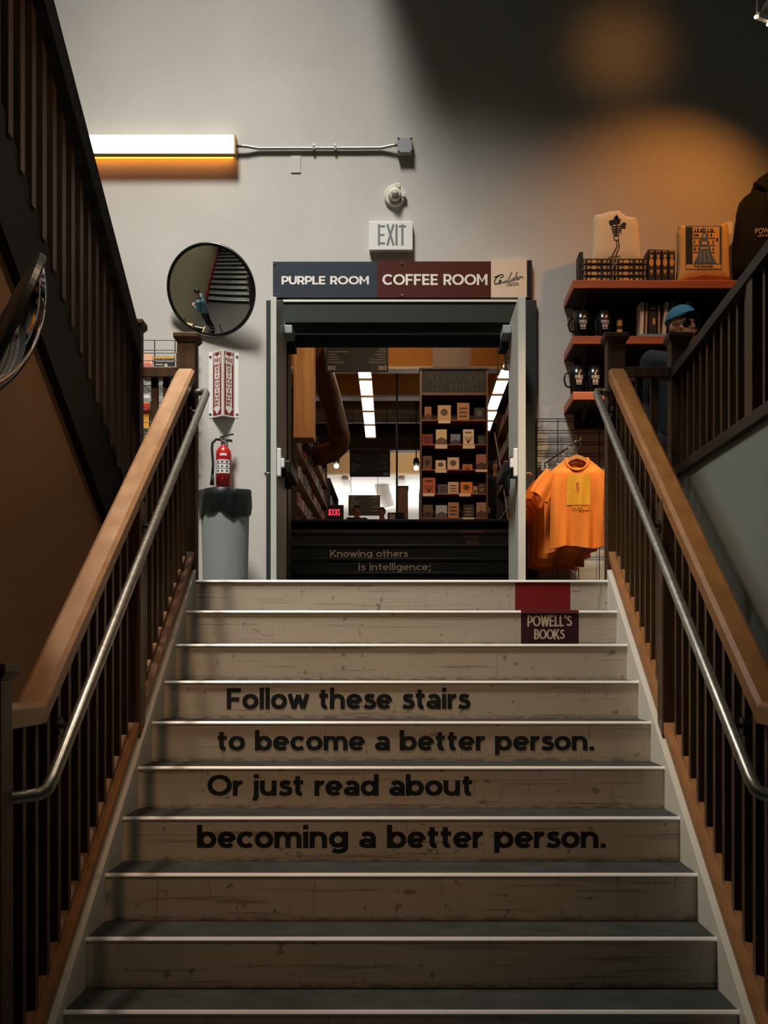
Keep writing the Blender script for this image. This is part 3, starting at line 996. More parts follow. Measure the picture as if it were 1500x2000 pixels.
# fluorescent wall fixture
fx = thing('wall_light', 'long glowing fluorescent wall fixture at upper left, amber along its bottom', 'light', (-2.3, YW, Z(304, YW)))
d = YW - 0.11
x0, x1 = -3.2, X(457, d)
zt, zb = Z(263, d), Z(300, d)
obj('lens', box(B(), x0, x1, d, d + 0.03, zb, zt, 0.006), M['lens'], fx)
obj('housing', box(B(), x0, x1, d + 0.03, YW - 0.001, zb + 0.012, zt - 0.004), M['cream'], fx)
obj('end_cap', box(B(), x1, x1 + 0.014, d - 0.003, YW - 0.001, zb - 0.006, zt + 0.003, 0.003), mat('aged_cap', (190, 150, 80), 0.5), fx)
obj('bottom_lens', box(B(), x0, x1 - 0.02, d + 0.045, YW - 0.012, zb + 0.0, zb + 0.0115), M['amber'], fx, label='amber lower lens')
obj('trim', box(B(), x0, x1 + 0.01, d - 0.004, d + 0.03, zb - 0.016, zb - 0.0005), mat('bronze_trim', (88, 70, 40), 0.4, metal=0.5), fx)

# convex mirror on the wall
mc = Vector((X(412, 10.02), 10.02, Z(567, 10.02)))
MN = Vector((-0.15, -0.905, -0.397)).normalized()
MR, CURV = 0.390, 1.9


def convex_mirror(name, label, c, n, r, curv, back, glass):
    rot = n.to_track_quat('Z', 'Y').to_matrix()
    t = thing(name, label, 'mirror', c)
    prof = []
    a1 = math.asin(r * 0.978 / curv)
    for i in range(25):
        a = a1 * (1 - i / 24)
        prof.append((max(curv * math.sin(a), 0.0005), curv * math.cos(a) - curv * math.cos(a1)))
    bm = lathe(B(), prof, (0, 0, 0), 72, 'Z')
    bmesh.ops.rotate(bm, verts=bm.verts, cent=(0, 0, 0), matrix=rot)
    obj('glass', bm, glass, t, world=False, smooth=True)
    bm = lathe(B(), [(r * 0.97, 0.004), (r * 0.984, 0.012), (r, 0.006), (r, -0.014), (r * 0.9, -0.022), (0.10, -0.03), (0.09, -0.034)], (0, 0, 0), 72, 'Z')
    bmesh.ops.rotate(bm, verts=bm.verts, cent=(0, 0, 0), matrix=rot)
    obj('rim', bm, back, t, world=False, smooth=False)
    return t, rot


mt, rot = convex_mirror('convex_mirror', 'round convex mirror on the wall showing the upper flight', mc, MN, MR, CURV, M['black'], M['mirror'])
bm = tube(B(), [mc - MN * 0.03, mc - MN * 0.09, Vector((mc.x + 0.03, YW - 0.004, mc.z + 0.02))], 0.018, 10)
obj('bracket', bm, M['black'], mt)

# second convex mirror hung at the far left, seen almost edge-on
c2 = P(8, 652, 4.15)
n2 = Vector((0.83, 0.45, -0.40)).normalized()
m2, rot2 = convex_mirror('convex_mirror', 'black rimmed convex mirror seen edge on at the far left', c2, n2, 0.31, 0.47, M['black'], mat('dark_mirror_glass', (120, 124, 122), 0.05, metal=1.0))
bm = tube(B(), [c2 - n2 * 0.03, c2 - n2 * 0.10, Vector((-1.535, 4.15, c2.z + 0.03))], 0.016, 10)
obj('bracket', bm, M['black'], m2)
for dz in (0.12, -0.1):
    q = c2 + rot2 @ Vector((0.0, 0.0, -0.03)) + Vector((0, 0, dz))
    obj('bolt', sphere(B(), q - n2 * 0.012, 0.012, 10, 6), M['chrome'], m2)

# projecting fire extinguisher sign: two panels meeting in a ridge
fs = thing('extinguisher_sign', 'white and red folded wall sign above the fire extinguisher', 'sign', (X(437, YW), YW, Z(818, YW)))
zt, zb = Z(688, YW), Z(816, YW)
xl, xr = X(414, YW), X(459, YW)
RD = 0.105
ridge = (X(435, YW - RD), YW - RD)
bl, br = (xl, YW - 0.003), (xr, YW - 0.003)
fl, fr = (X(408, YW), YW - 0.003), (X(466, YW), YW - 0.003)


def fold(a, b, name):
    bm = B()
    prism(bm, [(a[0], a[1], zb), (b[0], b[1], zb), (b[0], b[1], zt), (a[0], a[1], zt)], (0, 0.0025, 0))
    return obj(name, bm, M['white'], fs)


fold(fl, bl, 'flange'); fold(br, fr, 'flange')
for a, b in ((bl, ridge), (ridge, br)):
    pn = fold(a, b, 'panel')
    A, Bv = Vector((a[0], a[1], 0)), Vector((b[0], b[1], 0))
    nrm = (Bv - A).cross(Vector((0, 0, 1))).normalized()
    if nrm.y > 0: nrm = -nrm

    def fn(u, v, o, A=A, Bv=Bv, nrm=nrm):
        p = A + (Bv - A) * u + nrm * o
        return (p.x, p.y, zb + (zt - zb) * v)
    bm = B()
    for poly in ([(.12, .02), (.88, .02), (.88, .98), (.12, .98)],):
        blob(bm, poly, fn, 0.001)
    obj('label', bm, M['signred'], pn)
    bm = B()
    for poly in ([(.27, .13), (.73, .13), (.73, .80), (.27, .80)], [(.18, .13), (.82, .13), (.5, .035)], [(.17, .80), (.83, .80), (.83, .93), (.17, .93)]):
        blob(bm, poly, fn, 0.0016)
    blob(bm, [(.2, .975), (.8, .975), (.8, .945), (.2, .945)], fn, 0.0016)
    obj('arrow', bm, M['white'], pn)
    bm = B()
    blob(bm, [(.25, .972), (.75, .972), (.5, .90)], fn, 0.002)
    obj('pointer', bm, M['signred'], pn)
    fit_text('lettering', 'FIRE', M['signred'], pn, .2, .8, .82, .885, fn, depth=0.0022, weight=0.02)
    for i, ch in enumerate('EXTINGUISHER'):
        zc = 0.775 - i * 0.0545
        wd = 0.10 if ch == 'I' else 0.34
        fit_text('lettering', ch, M['signred'], pn, .5 - wd / 2, .5 + wd / 2, zc - 0.019, zc + 0.019, fn, depth=0.0022, weight=0.03)
bm = B()
prism(bm, [(bl[0], bl[1], zb), (ridge[0], ridge[1], zb - 0.0), (br[0], br[1], zb)], (0, 0, -0.003))
obj('bottom_fold', bm, M['plasticgrey'], fs)
for q in ((411, 697), (463, 697), (411, 809), (463, 809)): sign_screw(fs, X(q[0], YW), Z(q[1], YW), YW - 0.003)

# fire extinguisher hanging on the wall
xe, ye = X(436.5, 10.08), 10.09
fe = thing('fire_extinguisher', 'red fire extinguisher hanging on the wall above the waste bin', 'fire extinguisher', (xe, ye, Z(953, ye)))
z0 = Z(953, ye)
rb = 0.066
obj('cylinder', lathe(B(), [(0.055, 0), (rb, 0.008), (rb, 0.285), (0.062, 0.315), (0.046, 0.342), (0.026, 0.36), (0.022, 0.375)], (xe, ye, z0), 36), M['red'], fe, smooth=True)
fnl = lambda u, v, o: (xe + (rb + o) * math.sin(u), ye - (rb + o) * math.cos(u), z0 + v)


def curved_patch(bm, u0, u1, v0, v1, o, n=14):
    for i in range(n):
        a, b = u0 + (u1 - u0) * i / n, u0 + (u1 - u0) * (i + 1) / n
        bm.faces.new([bm.verts.new(fnl(*q, o)) for q in ((a, v0), (b, v0), (b, v1), (a, v1))])
    return bm


lb = obj('label', curved_patch(B(), -1.0, 1.0, 0.118, 0.235, 0.001), M['white'], fe)
bm = B()
for v in (0.155, 0.160, 0.196, 0.200, 0.226): curved_patch(bm, -0.9, 0.9, v, v + 0.0022, 0.0016)
for u in (-0.6, -0.05, 0.55):
    for v in (0.13, 0.17, 0.208): curved_patch(bm, u - 0.12, u + 0.14, v, v + 0.014, 0.0017, 3)
obj('label_print', bm, M['ink'], lb)
obj('label', curved_patch(B(), -0.35, 0.55, 0.268, 0.288, 0.001, 6), M['white'], fe)
bm = B()
bm.faces.new([bm.verts.new(fnl(*q, 0.0012)) for q in ((-0.62, 0.088), (-0.0, 0.071), (0.62, 0.088), (0.0, 0.106))])
obj('emblem', bm, M['white'], fe)
obj('valve', lathe(B(), [(0.024, 0.365), (0.026, 0.372), (0.026, 0.40), (0.019, 0.405), (0.019, 0.43)], (xe, ye, z0), 20), M['chrome'], fe)
bm = B()
prism(bm, [(xe - 0.035, ye - 0.012, z0 + 0.425), (xe - 0.03, ye - 0.012, z0 + 0.44), (xe + 0.085, ye - 0.012, z0 + 0.468), (xe + 0.088, ye - 0.012, z0 + 0.455)], (0, 0.024, 0))
obj('handle', bm, M['chrome'], fe)
bm = B()
prism(bm, [(xe - 0.01, ye - 0.012, z0 + 0.405), (xe + 0.0, ye - 0.012, z0 + 0.417), (xe + 0.072, ye - 0.012, z0 + 0.415), (xe + 0.08, ye - 0.012, z0 + 0.39)], (0, 0.024, 0))
obj('lever', bm, M['chrome'], fe)
bm = B()
tube(bm, [(xe - 0.02, ye - 0.02, z0 + 0.41), (xe - 0.06, ye - 0.03, z0 + 0.412), (xe - 0.092, ye - 0.03, z0 + 0.38), (xe - 0.096, ye - 0.03, z0 + 0.33), (xe - 0.086, ye - 0.03, z0 + 0.20), (xe - 0.092, ye - 0.03, z0 + 0.10)], 0.0115, 12)
tube(bm, [(xe - 0.092, ye - 0.03, z0 + 0.11), (xe - 0.096, ye - 0.03, z0 + 0.02)], [0.013, 0.019], 12)
obj('hose', bm, M['blackmatte'], fe, smooth=True)
bm = B()
box(bm, xe - 0.02, xe + 0.02, ye + 0.05, YW - 0.002, z0 + 0.2, z0 + 0.42)
obj('wall_bracket', bm, M['black'], fe)

# waste bin
xb, yb = X(440, 9.72), 9.72
wb = thing('waste_bin', 'grey waste bin with a black liner standing against the wall', 'waste bin', (xb, yb, 0))
obj('bin_body', lathe(B(), [(0.175, 0.0), (0.18, 0.01), (0.1805, 0.03), (0.1995, 0.88), (0.2, 0.90), (0.212, 0.905), (0.212, 0.93), (0.196, 0.93), (0.17, 0.05)], (xb, yb, 0), 48), M['bincolour'], wb, smooth=True)
bm = B()
rings = []
for j, (r, z) in enumerate([(0.18, 0.80), (0.195, 0.935), (0.206, 0.962), (0.216, 0.955), (0.219, 0.90), (0.217, 0.84), (0.214, 0.79), (0.208, 0.745)]):
    ring = []
    for k in range(64):
        a = 2 * PI * k / 64
        rr = r + 0.004 * math.sin(9 * a + j) + 0.003 * math.sin(17 * a + 2 * j)
        zz = z + (0.022 * math.sin(3 * a + 1) + 0.012 * math.sin(7 * a) if j > 5 else 0.006 * math.sin(4 * a + j))
        ring.append(bm.verts.new((xb + rr * math.cos(a), yb + rr * math.sin(a), zz)))
    rings.append(ring)
for a, b in zip(rings, rings[1:]):
    for k in range(64): bm.faces.new((a[k], a[(k + 1) % 64], b[(k + 1) % 64], b[k]))
obj('bin_liner', bm, M['bag'], wb, smooth=True)

# ================================================================== merchandise shelves on the right
YF2 = 9.65
SX0 = X(1119, YF2)
SH = [Z(547, YF2), Z(656, YF2), Z(765, YF2)]
ms = thing('merchandise_shelves', 'three thick red wood wall shelves of gifts at right of the doorway', 'shelf', (2.4, YW, SH[2] - 0.2))
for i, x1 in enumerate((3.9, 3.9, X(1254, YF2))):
    obj('shelf', box(B(), SX0, x1, YF2, YW - 0.002, SH[i] - 0.066, SH[i], 0.004), M['redshelf'], ms)
    obj('shelf_shade_board', box(B(), SX0 + 0.012, x1, YF2 + 0.012, YW - 0.002, SH[i] - 0.070, SH[i] - 0.0655), M['blackmatte'], ms, label='black board standing in for shade under the shelf')  # black board added to put the shade below each shelf into colour
obj('back_panel', box(B(), SX0 + 0.09, 3.9, YW - 0.03, YW - 0.001, SH[2] - 0.20, SH[0] - 0.066), M['blackmatte'], ms)  # black panel standing in for shade on the wall behind the shelves
for i in range(3):
    for x in (SX0 + 0.14, SX0 + 1.1):
        bm = B()
        prism(bm, [(x, YF2 + 0.09, SH[i] - 0.066), (x, YW - 0.03, SH[i] - 0.066), (x, YW - 0.03, SH[i] - 0.19)], (0.02, 0, 0))
        obj('bracket', bm, M['black'], ms)


def mug(x, y, z, label):
    t = thing('mug', label, 'mug', (x, y, z), group='black mugs on the wall shelves')
    h, r = 0.235, 0.070
    obj('cup', lathe(B(), [(r * .78, 0), (r * .82, 0.006), (r * .97, 0.13), (r, h), (r * .94, h), (r * .88, 0.12), (0.02, 0.012)], (0, 0, 0), 40), M['blackcup'], t, world=False, smooth=True)
    bm = tube(B(), [(-r * .8, 0, h * .8), (-r - 0.03, 0, h * .78), (-r - 0.042, 0, h * .55), (-r - 0.025, 0, h * .33), (-r * .8, 0, h * .28)], 0.008, 10)
    obj('handle', bm, M['blackcup'], t, world=False, smooth=True)
    rr = r * 0.985
    fn = lambda u, v, o: ((rr + o) * math.sin(u), -(rr + o) * math.cos(u), v)
    fit_text('lettering', "POWELL'S", M['pale'], t, -0.42, 0.52, 0.125, 0.155, fn, 0.001, 0.02, world=False)
    fit_text('lettering', 'BOOKS', M['pale'], t, -0.28, 0.38, 0.09, 0.119, fn, 0.001, 0.02, world=False)
    bm = B()
    for k in range(8):
        a, b = -0.28 + 0.0825 * k, -0.28 + 0.0825 * (k + 1)
        bm.faces.new([bm.verts.new(fn(*q, 0.001)) for q in ((a, 0.078), (b, 0.078), (b, 0.082), (a, 0.082))])
    for k in range(3): bm.faces.new([bm.verts.new(fn(*q, 0.001)) for q in ((0.02, 0.163), (0.08, 0.163), (0.08, 0.185), (0.02, 0.185))][:4]) if k == 0 else None
    obj('print_mark', bm, M['pale'], t, world=False)
    return t


for px, k, lb in ((1136, 1, 'black mug at the left end of the middle wall shelf'), (1178.5, 1, 'second black mug from the left on the middle wall shelf'),
                  (1128, 2, 'black mug at the left end of the lowest wall shelf'), (1160, 2, 'second black mug from the left on the lowest wall shelf')):
    mug(X(px, 9.79), 9.79, SH[k], lb)


def book(name, label, x0, x1, y0, y1, z0, z1, cov, group=None, spine='front', cat='book', lean=0.0, cover_label=None):
    """book standing or lying: cover boards round a block of pages; the spine faces the camera unless spine='left'"""
    t = thing(name, label, cat, ((x0 + x1) / 2, (y0 + y1) / 2, z0), group=group)
    cx, cy = t.location.x, t.location.y
    th = 0.003
    bm = B()
    lying = (z1 - z0) < (x1 - x0) and spine == 'front'
    if spine == 'front' and not lying:       # upright, spine to the camera, boards left and right
        box(bm, x0, x0 + th, y0, y1, z0, z1); box(bm, x1 - th, x1, y0, y1, z0, z1); box(bm, x0, x1, y0, y0 + th, z0, z1)
        pg = box(B(), x0 + th, x1 - th, y0 + th, y1 - 0.004, z0 + 0.004, z1 - 0.004)
    elif lying:                              # lying flat, spine to the camera
        box(bm, x0, x1, y0, y1, z0, z0 + th); box(bm, x0, x1, y0, y1, z1 - th, z1); box(bm, x0, x1, y0, y0 + th, z0, z1)
        pg = box(B(), x0 + 0.004, x1 - 0.004, y0 + th, y1 - 0.004, z0 + th, z1 - th)
    else:                                    # face out: front board towards the camera
        box(bm, x0, x1, y0, y0 + th, z0, z1); box(bm, x0, x1, y1 - th, y1, z0, z1); box(bm, x0, x0 + th, y0, y1, z0, z1)
        pg = box(B(), x0 + th, x1 - 0.004, y0 + th, y1 - th, z0 + 0.004, z1 - 0.004)
    if lean:
        for b_ in (bm, pg):
            for v in b_.verts: v.co.x += lean * (v.co.z - z0)
    obj('cover', bm, cov, t)
    obj('pages', pg, M['paper'], t)
    return t


def spine_ornament(t, x0, x1, y, z0, z1, horizontal, seed):
    rnd = random.Random(seed)
    bm = B()
    f = facing(y)
    if horizontal:
        L, c, h = x1 - x0, (z0 + z1) / 2, (z1 - z0)
        for u in (0.03, 0.955): blob(bm, [(x0 + L * (u + a), z0 + h * b) for a, b in ((0, .1), (.025, .1), (.025, .9), (0, .9))], f)
        disc(bm, x0 + L * 0.35, c, L * .10, h * .30, f); disc(bm, x0 + L * .18, c, L * .05, h * .26, f); disc(bm, x0 + L * .52, c, L * .04, h * .2, f)
        disc(bm, x0 + L * 0.70, c, L * .05, h * .28, f, 0.0015, 6); disc(bm, x0 + L * .82, c, L * .03, h * .2, f)
    else:
        W, H, c = x1 - x0, z1 - z0, (x0 + x1) / 2
        for v in (0.04, 0.93): blob(bm, [(x0 + W * a, z0 + H * (v + b)) for a, b in ((.1, 0), (.9, 0), (.9, .025), (.1, .025))], f)
        disc(bm, c, z0 + H * .62, W * .34, H * .12, f); disc(bm, c, z0 + H * .80, W * .22, H * .05, f)
        blob(bm, [(c - W * .25, z0 + H * .40), (c + W * .25, z0 + H * .40), (c, z0 + H * .25)], f)
    return obj('spine_ornament', bm, M['gold'], t)


bookblack = mat('black_book_cloth', (26, 22, 20), 0.6)
rows = [(507, 517.5), (518.5, 528.5), (529.5, 539), (540, 549.5)]
yb0 = 9.71
hh = (Z(505, yb0) - SH[0]) / 4
names_r = ['top', 'second', 'third', 'bottom']
for ci, (xa, xb_) in enumerate(((1139.5, 1199.5), (1201.5, 1262.5))):
    for ri in range(4):
        z1 = SH[0] + hh * (4 - ri) - 0.0008
        z0 = z1 - hh + 0.0016
        sh_ = random.uniform(-0.004, 0.004)
        t = book('gilt_book', 'black and gilt book lying %s in the %s stack under the canvas bag' % (names_r[ri], ('left', 'right')[ci]),
                 X(xa, yb0) + sh_, X(xb_, yb0) + sh_, yb0, yb0 + 0.19, z0, z1, bookblack, 'gilt books on the top shelf')
        spine_ornament(t, X(xa, yb0) + sh_, X(xb_, yb0) + sh_, yb0, z0, z1, True, ri)
for i in range(4):
    xa = X(1266 + 13.3 * i, yb0 + 0.03)
    xb_ = X(1266 + 13.3 * i + 12.6, yb0 + 0.03)
    t = book('gilt_book', 'black and gilt book standing upright, %s of four beside the printed cushion bag' % ('first', 'second', 'third', 'fourth')[i],
             xa, xb_, yb0 + 0.03, yb0 + 0.21, SH[0], Z(487 + i * 0.6, yb0 + 0.03), bookblack, 'gilt books on the top shelf')
    spine_ornament(t, xa, xb_, yb0 + 0.03, SH[0], Z(487, yb0 + 0.03), False, i)
book('gilt_book', 'black book standing edge on at the left end of the top shelf', X(1131.5, yb0 + .06), X(1138.5, yb0 + .06), yb0 + 0.05, yb0 + 0.24, SH[0], Z(492, yb0 + 0.05), bookblack, 'gilt books on the top shelf')


def cushion(name, label, cat, outline, y, depth, m, edge=0.05):
    """soft bag: outline [(x,z)] puffed front and back; returns thing and the y of its nearly flat front"""
    xs = [p[0] for p in outline]; zs = [p[1] for p in outline]
    cx, cz = sum(xs) / len(xs), sum(zs) / len(zs)
    t = thing(name, label, cat, (cx, y, min(zs)))
    # densify
    pts = []
    for i in range(len(outline)):
        a, b = outline[i], outline[(i + 1) % len(outline)]
        for k in range(6): pts.append((a[0] + (b[0] - a[0]) * k / 6, a[1] + (b[1] - a[1]) * k / 6))
    bm = B()
    n = len(pts)
    for sgn in (-1, 1):
        prev = None
        for s, dd in ((1, 0), (0.985, 0.45), (0.95, 0.75), (0.88, 0.93), (0.6, 1.0), (0.25, 1.0)):
            ring = []
            for i, p in enumerate(pts):
                wv = 0.10 * math.sin(i * 0.9 + s * 5) * (1 - dd) if dd else 0
                ring.append(bm.verts.new((cx + (p[0] - cx) * s, y + sgn * depth * (dd + wv), cz + (p[1] - cz) * s)))
            if prev:
                for i in range(n): bm.faces.new((prev[i], prev[(i + 1) % n], ring[(i + 1) % n], ring[i]))
            prev = ring
        bm.faces.new(prev)
    bmesh.ops.remove_doubles(bm, verts=bm.verts, dist=1e-5)
    obj('cloth', bm, m, t, smooth=True)
    return t, y - depth


# canvas bag with a skeleton carrying books
yt = 9.86
ol = [(1153.5, 508), (1155.5, 470), (1157, 425), (1160, 413), (1173, 411), (1188, 406), (1209, 404), (1222, 415), (1242, 418), (1246, 430), (1250, 470), (1253, 507)]
tb, yf = cushion('canvas_bag', 'cream canvas bag printed with a skeleton carrying books, standing on the stacked books', 'bag', [(X(a, yt), Z(b, yt)) for a, b in ol][::-1], yt, 0.035, M['canvas'])
for v in tb.children[0].data.vertices:
    if v.co.z < 0: v.co.z = 0
tb.location.z = SH[0] + hh * 4 + 0.002
fb = facing(yf)
q = lambda a, b: (X(1020 + a / 3.125, yf), Z(320 + b / 3.125, yf))
bm = B()
for pts, wd in (([(575, 312), (577, 340)], .012), ([(550, 345), (600, 340)], .014), ([(553, 355), (598, 352)], .012), ([(556, 365), (596, 362)], .014),
                ([(575, 372), (572, 440)], .010), ([(545, 375), (535, 365), (530, 350), (548, 345)], .006), ([(600, 372), (615, 392), (632, 392)], .007),
                ([(545, 385), (610, 380)], .008), ([(548, 398), (606, 394)], .008), ([(552, 410), (602, 406)], .008), ([(556, 421), (596, 418)], .007),
                ([(606, 384), (602, 430)], .005), ([(546, 390), (556, 430), (590, 432)], .006), ([(558, 440), (590, 440), (588, 465), (562, 465), (558, 440)], .007),
                ([(572, 462), (580, 500), (552, 555), (545, 568)], .008), ([(586, 462), (592, 505), (574, 552), (570, 568)], .008),
                ([(525, 570), (600, 563)], .006), ([(538, 576), (585, 572)], .004), ([(612, 360), (634, 362)], .006), ([(608, 370), (634, 372)], .006)):
    ribbon(bm, [q(*p) for p in pts], wd, fb, 0.003)
disc(bm, *q(545, 362), 0.018, 0.022, fb, 0.003); disc(bm, *q(618, 375), 0.02, 0.018, fb, 0.0032); disc(bm, *q(574, 330), 0.02, 0.016, fb, 0.003)
obj('print', bm, M['ink'], tb)

# cushion-like canvas bag with a seated reader in front of shelves
yt = 9.80
ol = [(1319, 540), (1322, 510), (1322, 470), (1321, 440), (1325, 422), (1345, 428), (1370, 426), (1395, 428), (1421, 416), (1422, 440), (1423, 480), (1425, 533), (1405, 531), (1370, 529), (1345, 534)]
tc, yf = cushion('printed_bag', 'stuffed tan canvas bag printed with a blue robed reader, on the top shelf', 'bag', [(X(a, yt), Z(b, yt)) for a, b in ol][::-1], yt, 0.055, M['canvas2'])
tc.location.z += SH[0] - (tc.location.z + min(v.co.z for v in tc.children[0].data.vertices)) + 0.001
fb = facing(yf)
R4 = lambda x0, y0, x1, y1: [q(x0, y0), q(x1, y0), q(x1, y1), q(x0, y1)]
q = lambda a, b: (X(1300 + a / 4, yf), Z(300 + b / 4, yf))
bm = B()
blob(bm, R4(155, 565, 440, 905), fb, 0.002)
obj('print_frame', bm, M['blueink'], tc)
bm = B()
blob(bm, R4(210, 572, 420, 860), fb, 0.003); blob(bm, R4(160, 868, 432, 900), fb, 0.003)
pg = obj('print_ground', bm, M['canvas2'], tc)
bm = B()
blob(bm, R4(162, 580, 208, 860), fb, 0.0033)
for v in (610, 660, 715, 770): blob(bm, R4(210, v, 385, v + 8), fb, 0.0036)
rn = random.Random(3)
for v in (580, 622, 675, 730):
    x = 216
    while x < 376:
        wq = rn.randint(5, 12)
        if rn.random() < .55: blob(bm, R4(x, v + rn.randint(0, 8), x + wq, v + 30), fb, 0.0036)
        x += wq + 3
blob(bm, R4(428, 590, 433, 850), fb, 0.0036); blob(bm, R4(395, 660, 410, 690), fb, 0.0036)
obj('print_shelves', bm, M['ink'], pg)
bm = B()
blob(bm, [q(*p) for p in ((300, 612), (318, 630), (330, 690), (345, 740), (365, 800), (395, 850), (390, 862), (225, 862), (222, 850), (250, 800), (262, 740), (270, 690), (282, 630))], fb, 0.0045)
disc(bm, *q(302, 600), 0.012, 0.02, fb, 0.0045)
obj('robed_figure', bm, M['blueink'], tc)
bm = B()
disc(bm, *q(301, 645), 0.010, 0.016, fb, 0.006); blob(bm, R4(282, 690, 322, 712), fb, 0.006); blob(bm, R4(270, 735, 332, 745), fb, 0.006)
for dx in (-20, 5, 28): ribbon(bm, [q(298 + dx, 760), q(300 + dx * 1.6, 850)], 0.004, fb, 0.006)
obj('figure_details', bm, M['canvas2'], pg)
fit_text('lettering', 'THE READER', M['ink'], tc, q(218, 0)[0], q(372, 0)[0], q(0, 892)[1], q(0, 874)[1], fb, 0.0045, 0.02)
bm = B()
box(bm, X(1419, yt), X(1429, yt), yt - 0.015, yt - 0.012, Z(458, yt), Z(434, yt))
obj('swing_tag', bm, M['white'], tc, label='white paper tag')
# black hooded sweatshirt on a form
yh = 9.86
xc = X(1502, yh)
px = 9.86 / F
hd = thing('hooded_sweatshirt', 'black hooded sweatshirt displayed at the right end of the top shelf', 'sweatshirt', (xc, yh, SH[0]))
prof = [(557, 72, .13), (520, 71, .14), (480, 70, .14), (440, 67, .14), (415, 64, .13), (395, 57, .12), (383, 46, .11), (376, 34, .10), (370, 32, .10), (358, 27, .10), (348, 18, .09), (341, 8, .05)]
bm = B()
rings = []
for y_, hw, dp in prof:
    ring = []
    for k in range(48):
        a = 2 * PI * k / 48
        fold_ = 0.008 * math.sin(7 * a + y_ * 0.05)
        ring.append(bm.verts.new((xc + (hw * px + fold_) * math.copysign(abs(math.cos(a)) ** 0.8, math.cos(a)), yh + (dp + fold_) * math.sin(a), max(Z(y_, yh), SH[0]))))
    rings.append(ring)
for a, b in zip(rings, rings[1:]):
    for k in range(48): bm.faces.new((a[k], a[(k + 1) % 48], b[(k + 1) % 48], b[k]))
bm.faces.new(rings[-1]); bm.faces.new(rings[0][::-1])
obj('body', bm, M['hoodie'], hd, smooth=True)
bm = tube(B(), [(xc + 0.13 * math.cos(a), yh - 0.055 - 0.07 * math.sin(a), Z(384, yh) + 0.10 * abs(math.cos(a)) - 0.02) for a in [PI * k / 12 for k in range(13)]], 0.022, 10)
obj('hood_edge', bm, M['hoodie'], hd, smooth=True)
ff = lambda u, v, o: (u, yh - math.sqrt(max(0.0, 1 - ((u - xc) / 0.31) ** 2)) * 0.1455 - o - 0.003, v)
fit_text('lettering', "POWELL'S", M['pale'], hd, X(1476, 9.72), X(1525, 9.72), Z(456, 9.72), Z(445, 9.72), ff, 0.002, 0.0)
fit_text('lettering', 'CITY OF BOOKS', M['pale'], hd, X(1481, 9.72), X(1521, 9.72), Z(462.5, 9.72), Z(458.5, 9.72), ff, 0.002, 0.01)
bm = B()
rn = random.Random(5)
for k in range(11):
    zz = Z(441 - 4.0 * k, 9.72)
    dx = rn.uniform(-0.012, 0.012)
    blob(bm, [(xc - 0.045 + dx, zz - .0045), (xc + 0.045 + dx, zz - .0045), (xc + 0.045 + dx, zz + .0045), (xc - 0.045 + dx, zz + .0045)], ff, 0.003)
obj('book_stack_print', bm, M['pale'], hd)
for sx in (-0.06, 0.07):
    obj('drawstring', tube(B(), [(xc + sx, yh - 0.15, Z(388, yh)), (xc + sx * 1.1, yh - 0.16, Z(405, yh)), (xc + sx * 1.05, yh - 0.162, Z(425, yh))], 0.004, 8), M['black'], hd)

# things on the middle and lowest shelf
cream_c = mat('cream_cover', (206, 190, 164), 0.6); tan_c = mat('tan_cover', (164, 128, 92), 0.6); grey_c = mat('grey_cover', (110, 106, 104), 0.6)
blue_c = mat('blue_cover', (110, 138, 160), 0.6)
ym = 9.74
for i, (a, b, top, c, ln, lb) in enumerate((
        (1248.5, 1257, 590, cream_c, 0.03, 'cream spined book, first on the left of the middle shelf row'), (1258.5, 1264, 592, tan_c, 0.03, 'thin tan book beside the cream spined book on the middle shelf'),
        (1266, 1283, 594, bookblack, 0, 'broad black book with a gilt mark on the middle shelf'), (1284.5, 1290, 595, tan_c, 0, 'thin tan book right of the broad black book'),
        (1291.5, 1300, 590, cream_c, 0.10, 'leaning cream book on the middle shelf'), (1305, 1310, 590, grey_c, 0.05, 'grey book right of the leaning cream book'),
        (1312, 1317, 591, tan_c, 0.0, 'tan book just left of the blue cap on the middle shelf'), (1341, 1346, 589, cream_c, 0, 'cream book above the blue cap, left of its pair'), (1347.5, 1353, 590, grey_c, 0, 'grey book above the blue cap, right of its pair'))):
    t = book('shelf_book', lb, X(a, ym), X(b, ym), ym, ym + 0.15, SH[1], Z(top, ym), c, 'books on the middle wall shelf', lean=ln)
    if i == 2:
        bm = B()
        f = facing(ym)
        blob(bm, [(X(a_, ym), Z(b_, ym)) for a_, b_ in ((1269, 601), (1281, 601), (1281, 604), (1269, 604))], f); disc(bm, X(1277, ym), Z(628, ym), 0.012, 0.03, f)
        obj('gilt_mark', bm, M['gold'], t)
tr = tag(obj('tray', box(B(), X(1246, 9.7), X(1306, 9.7), 9.67, 9.715, SH[1], SH[1] + 0.022, 0.003), blue_c, origin=(X(1276, 9.7), 9.69, SH[1])), 'flat pale blue tray in front of the standing books', 'tray')
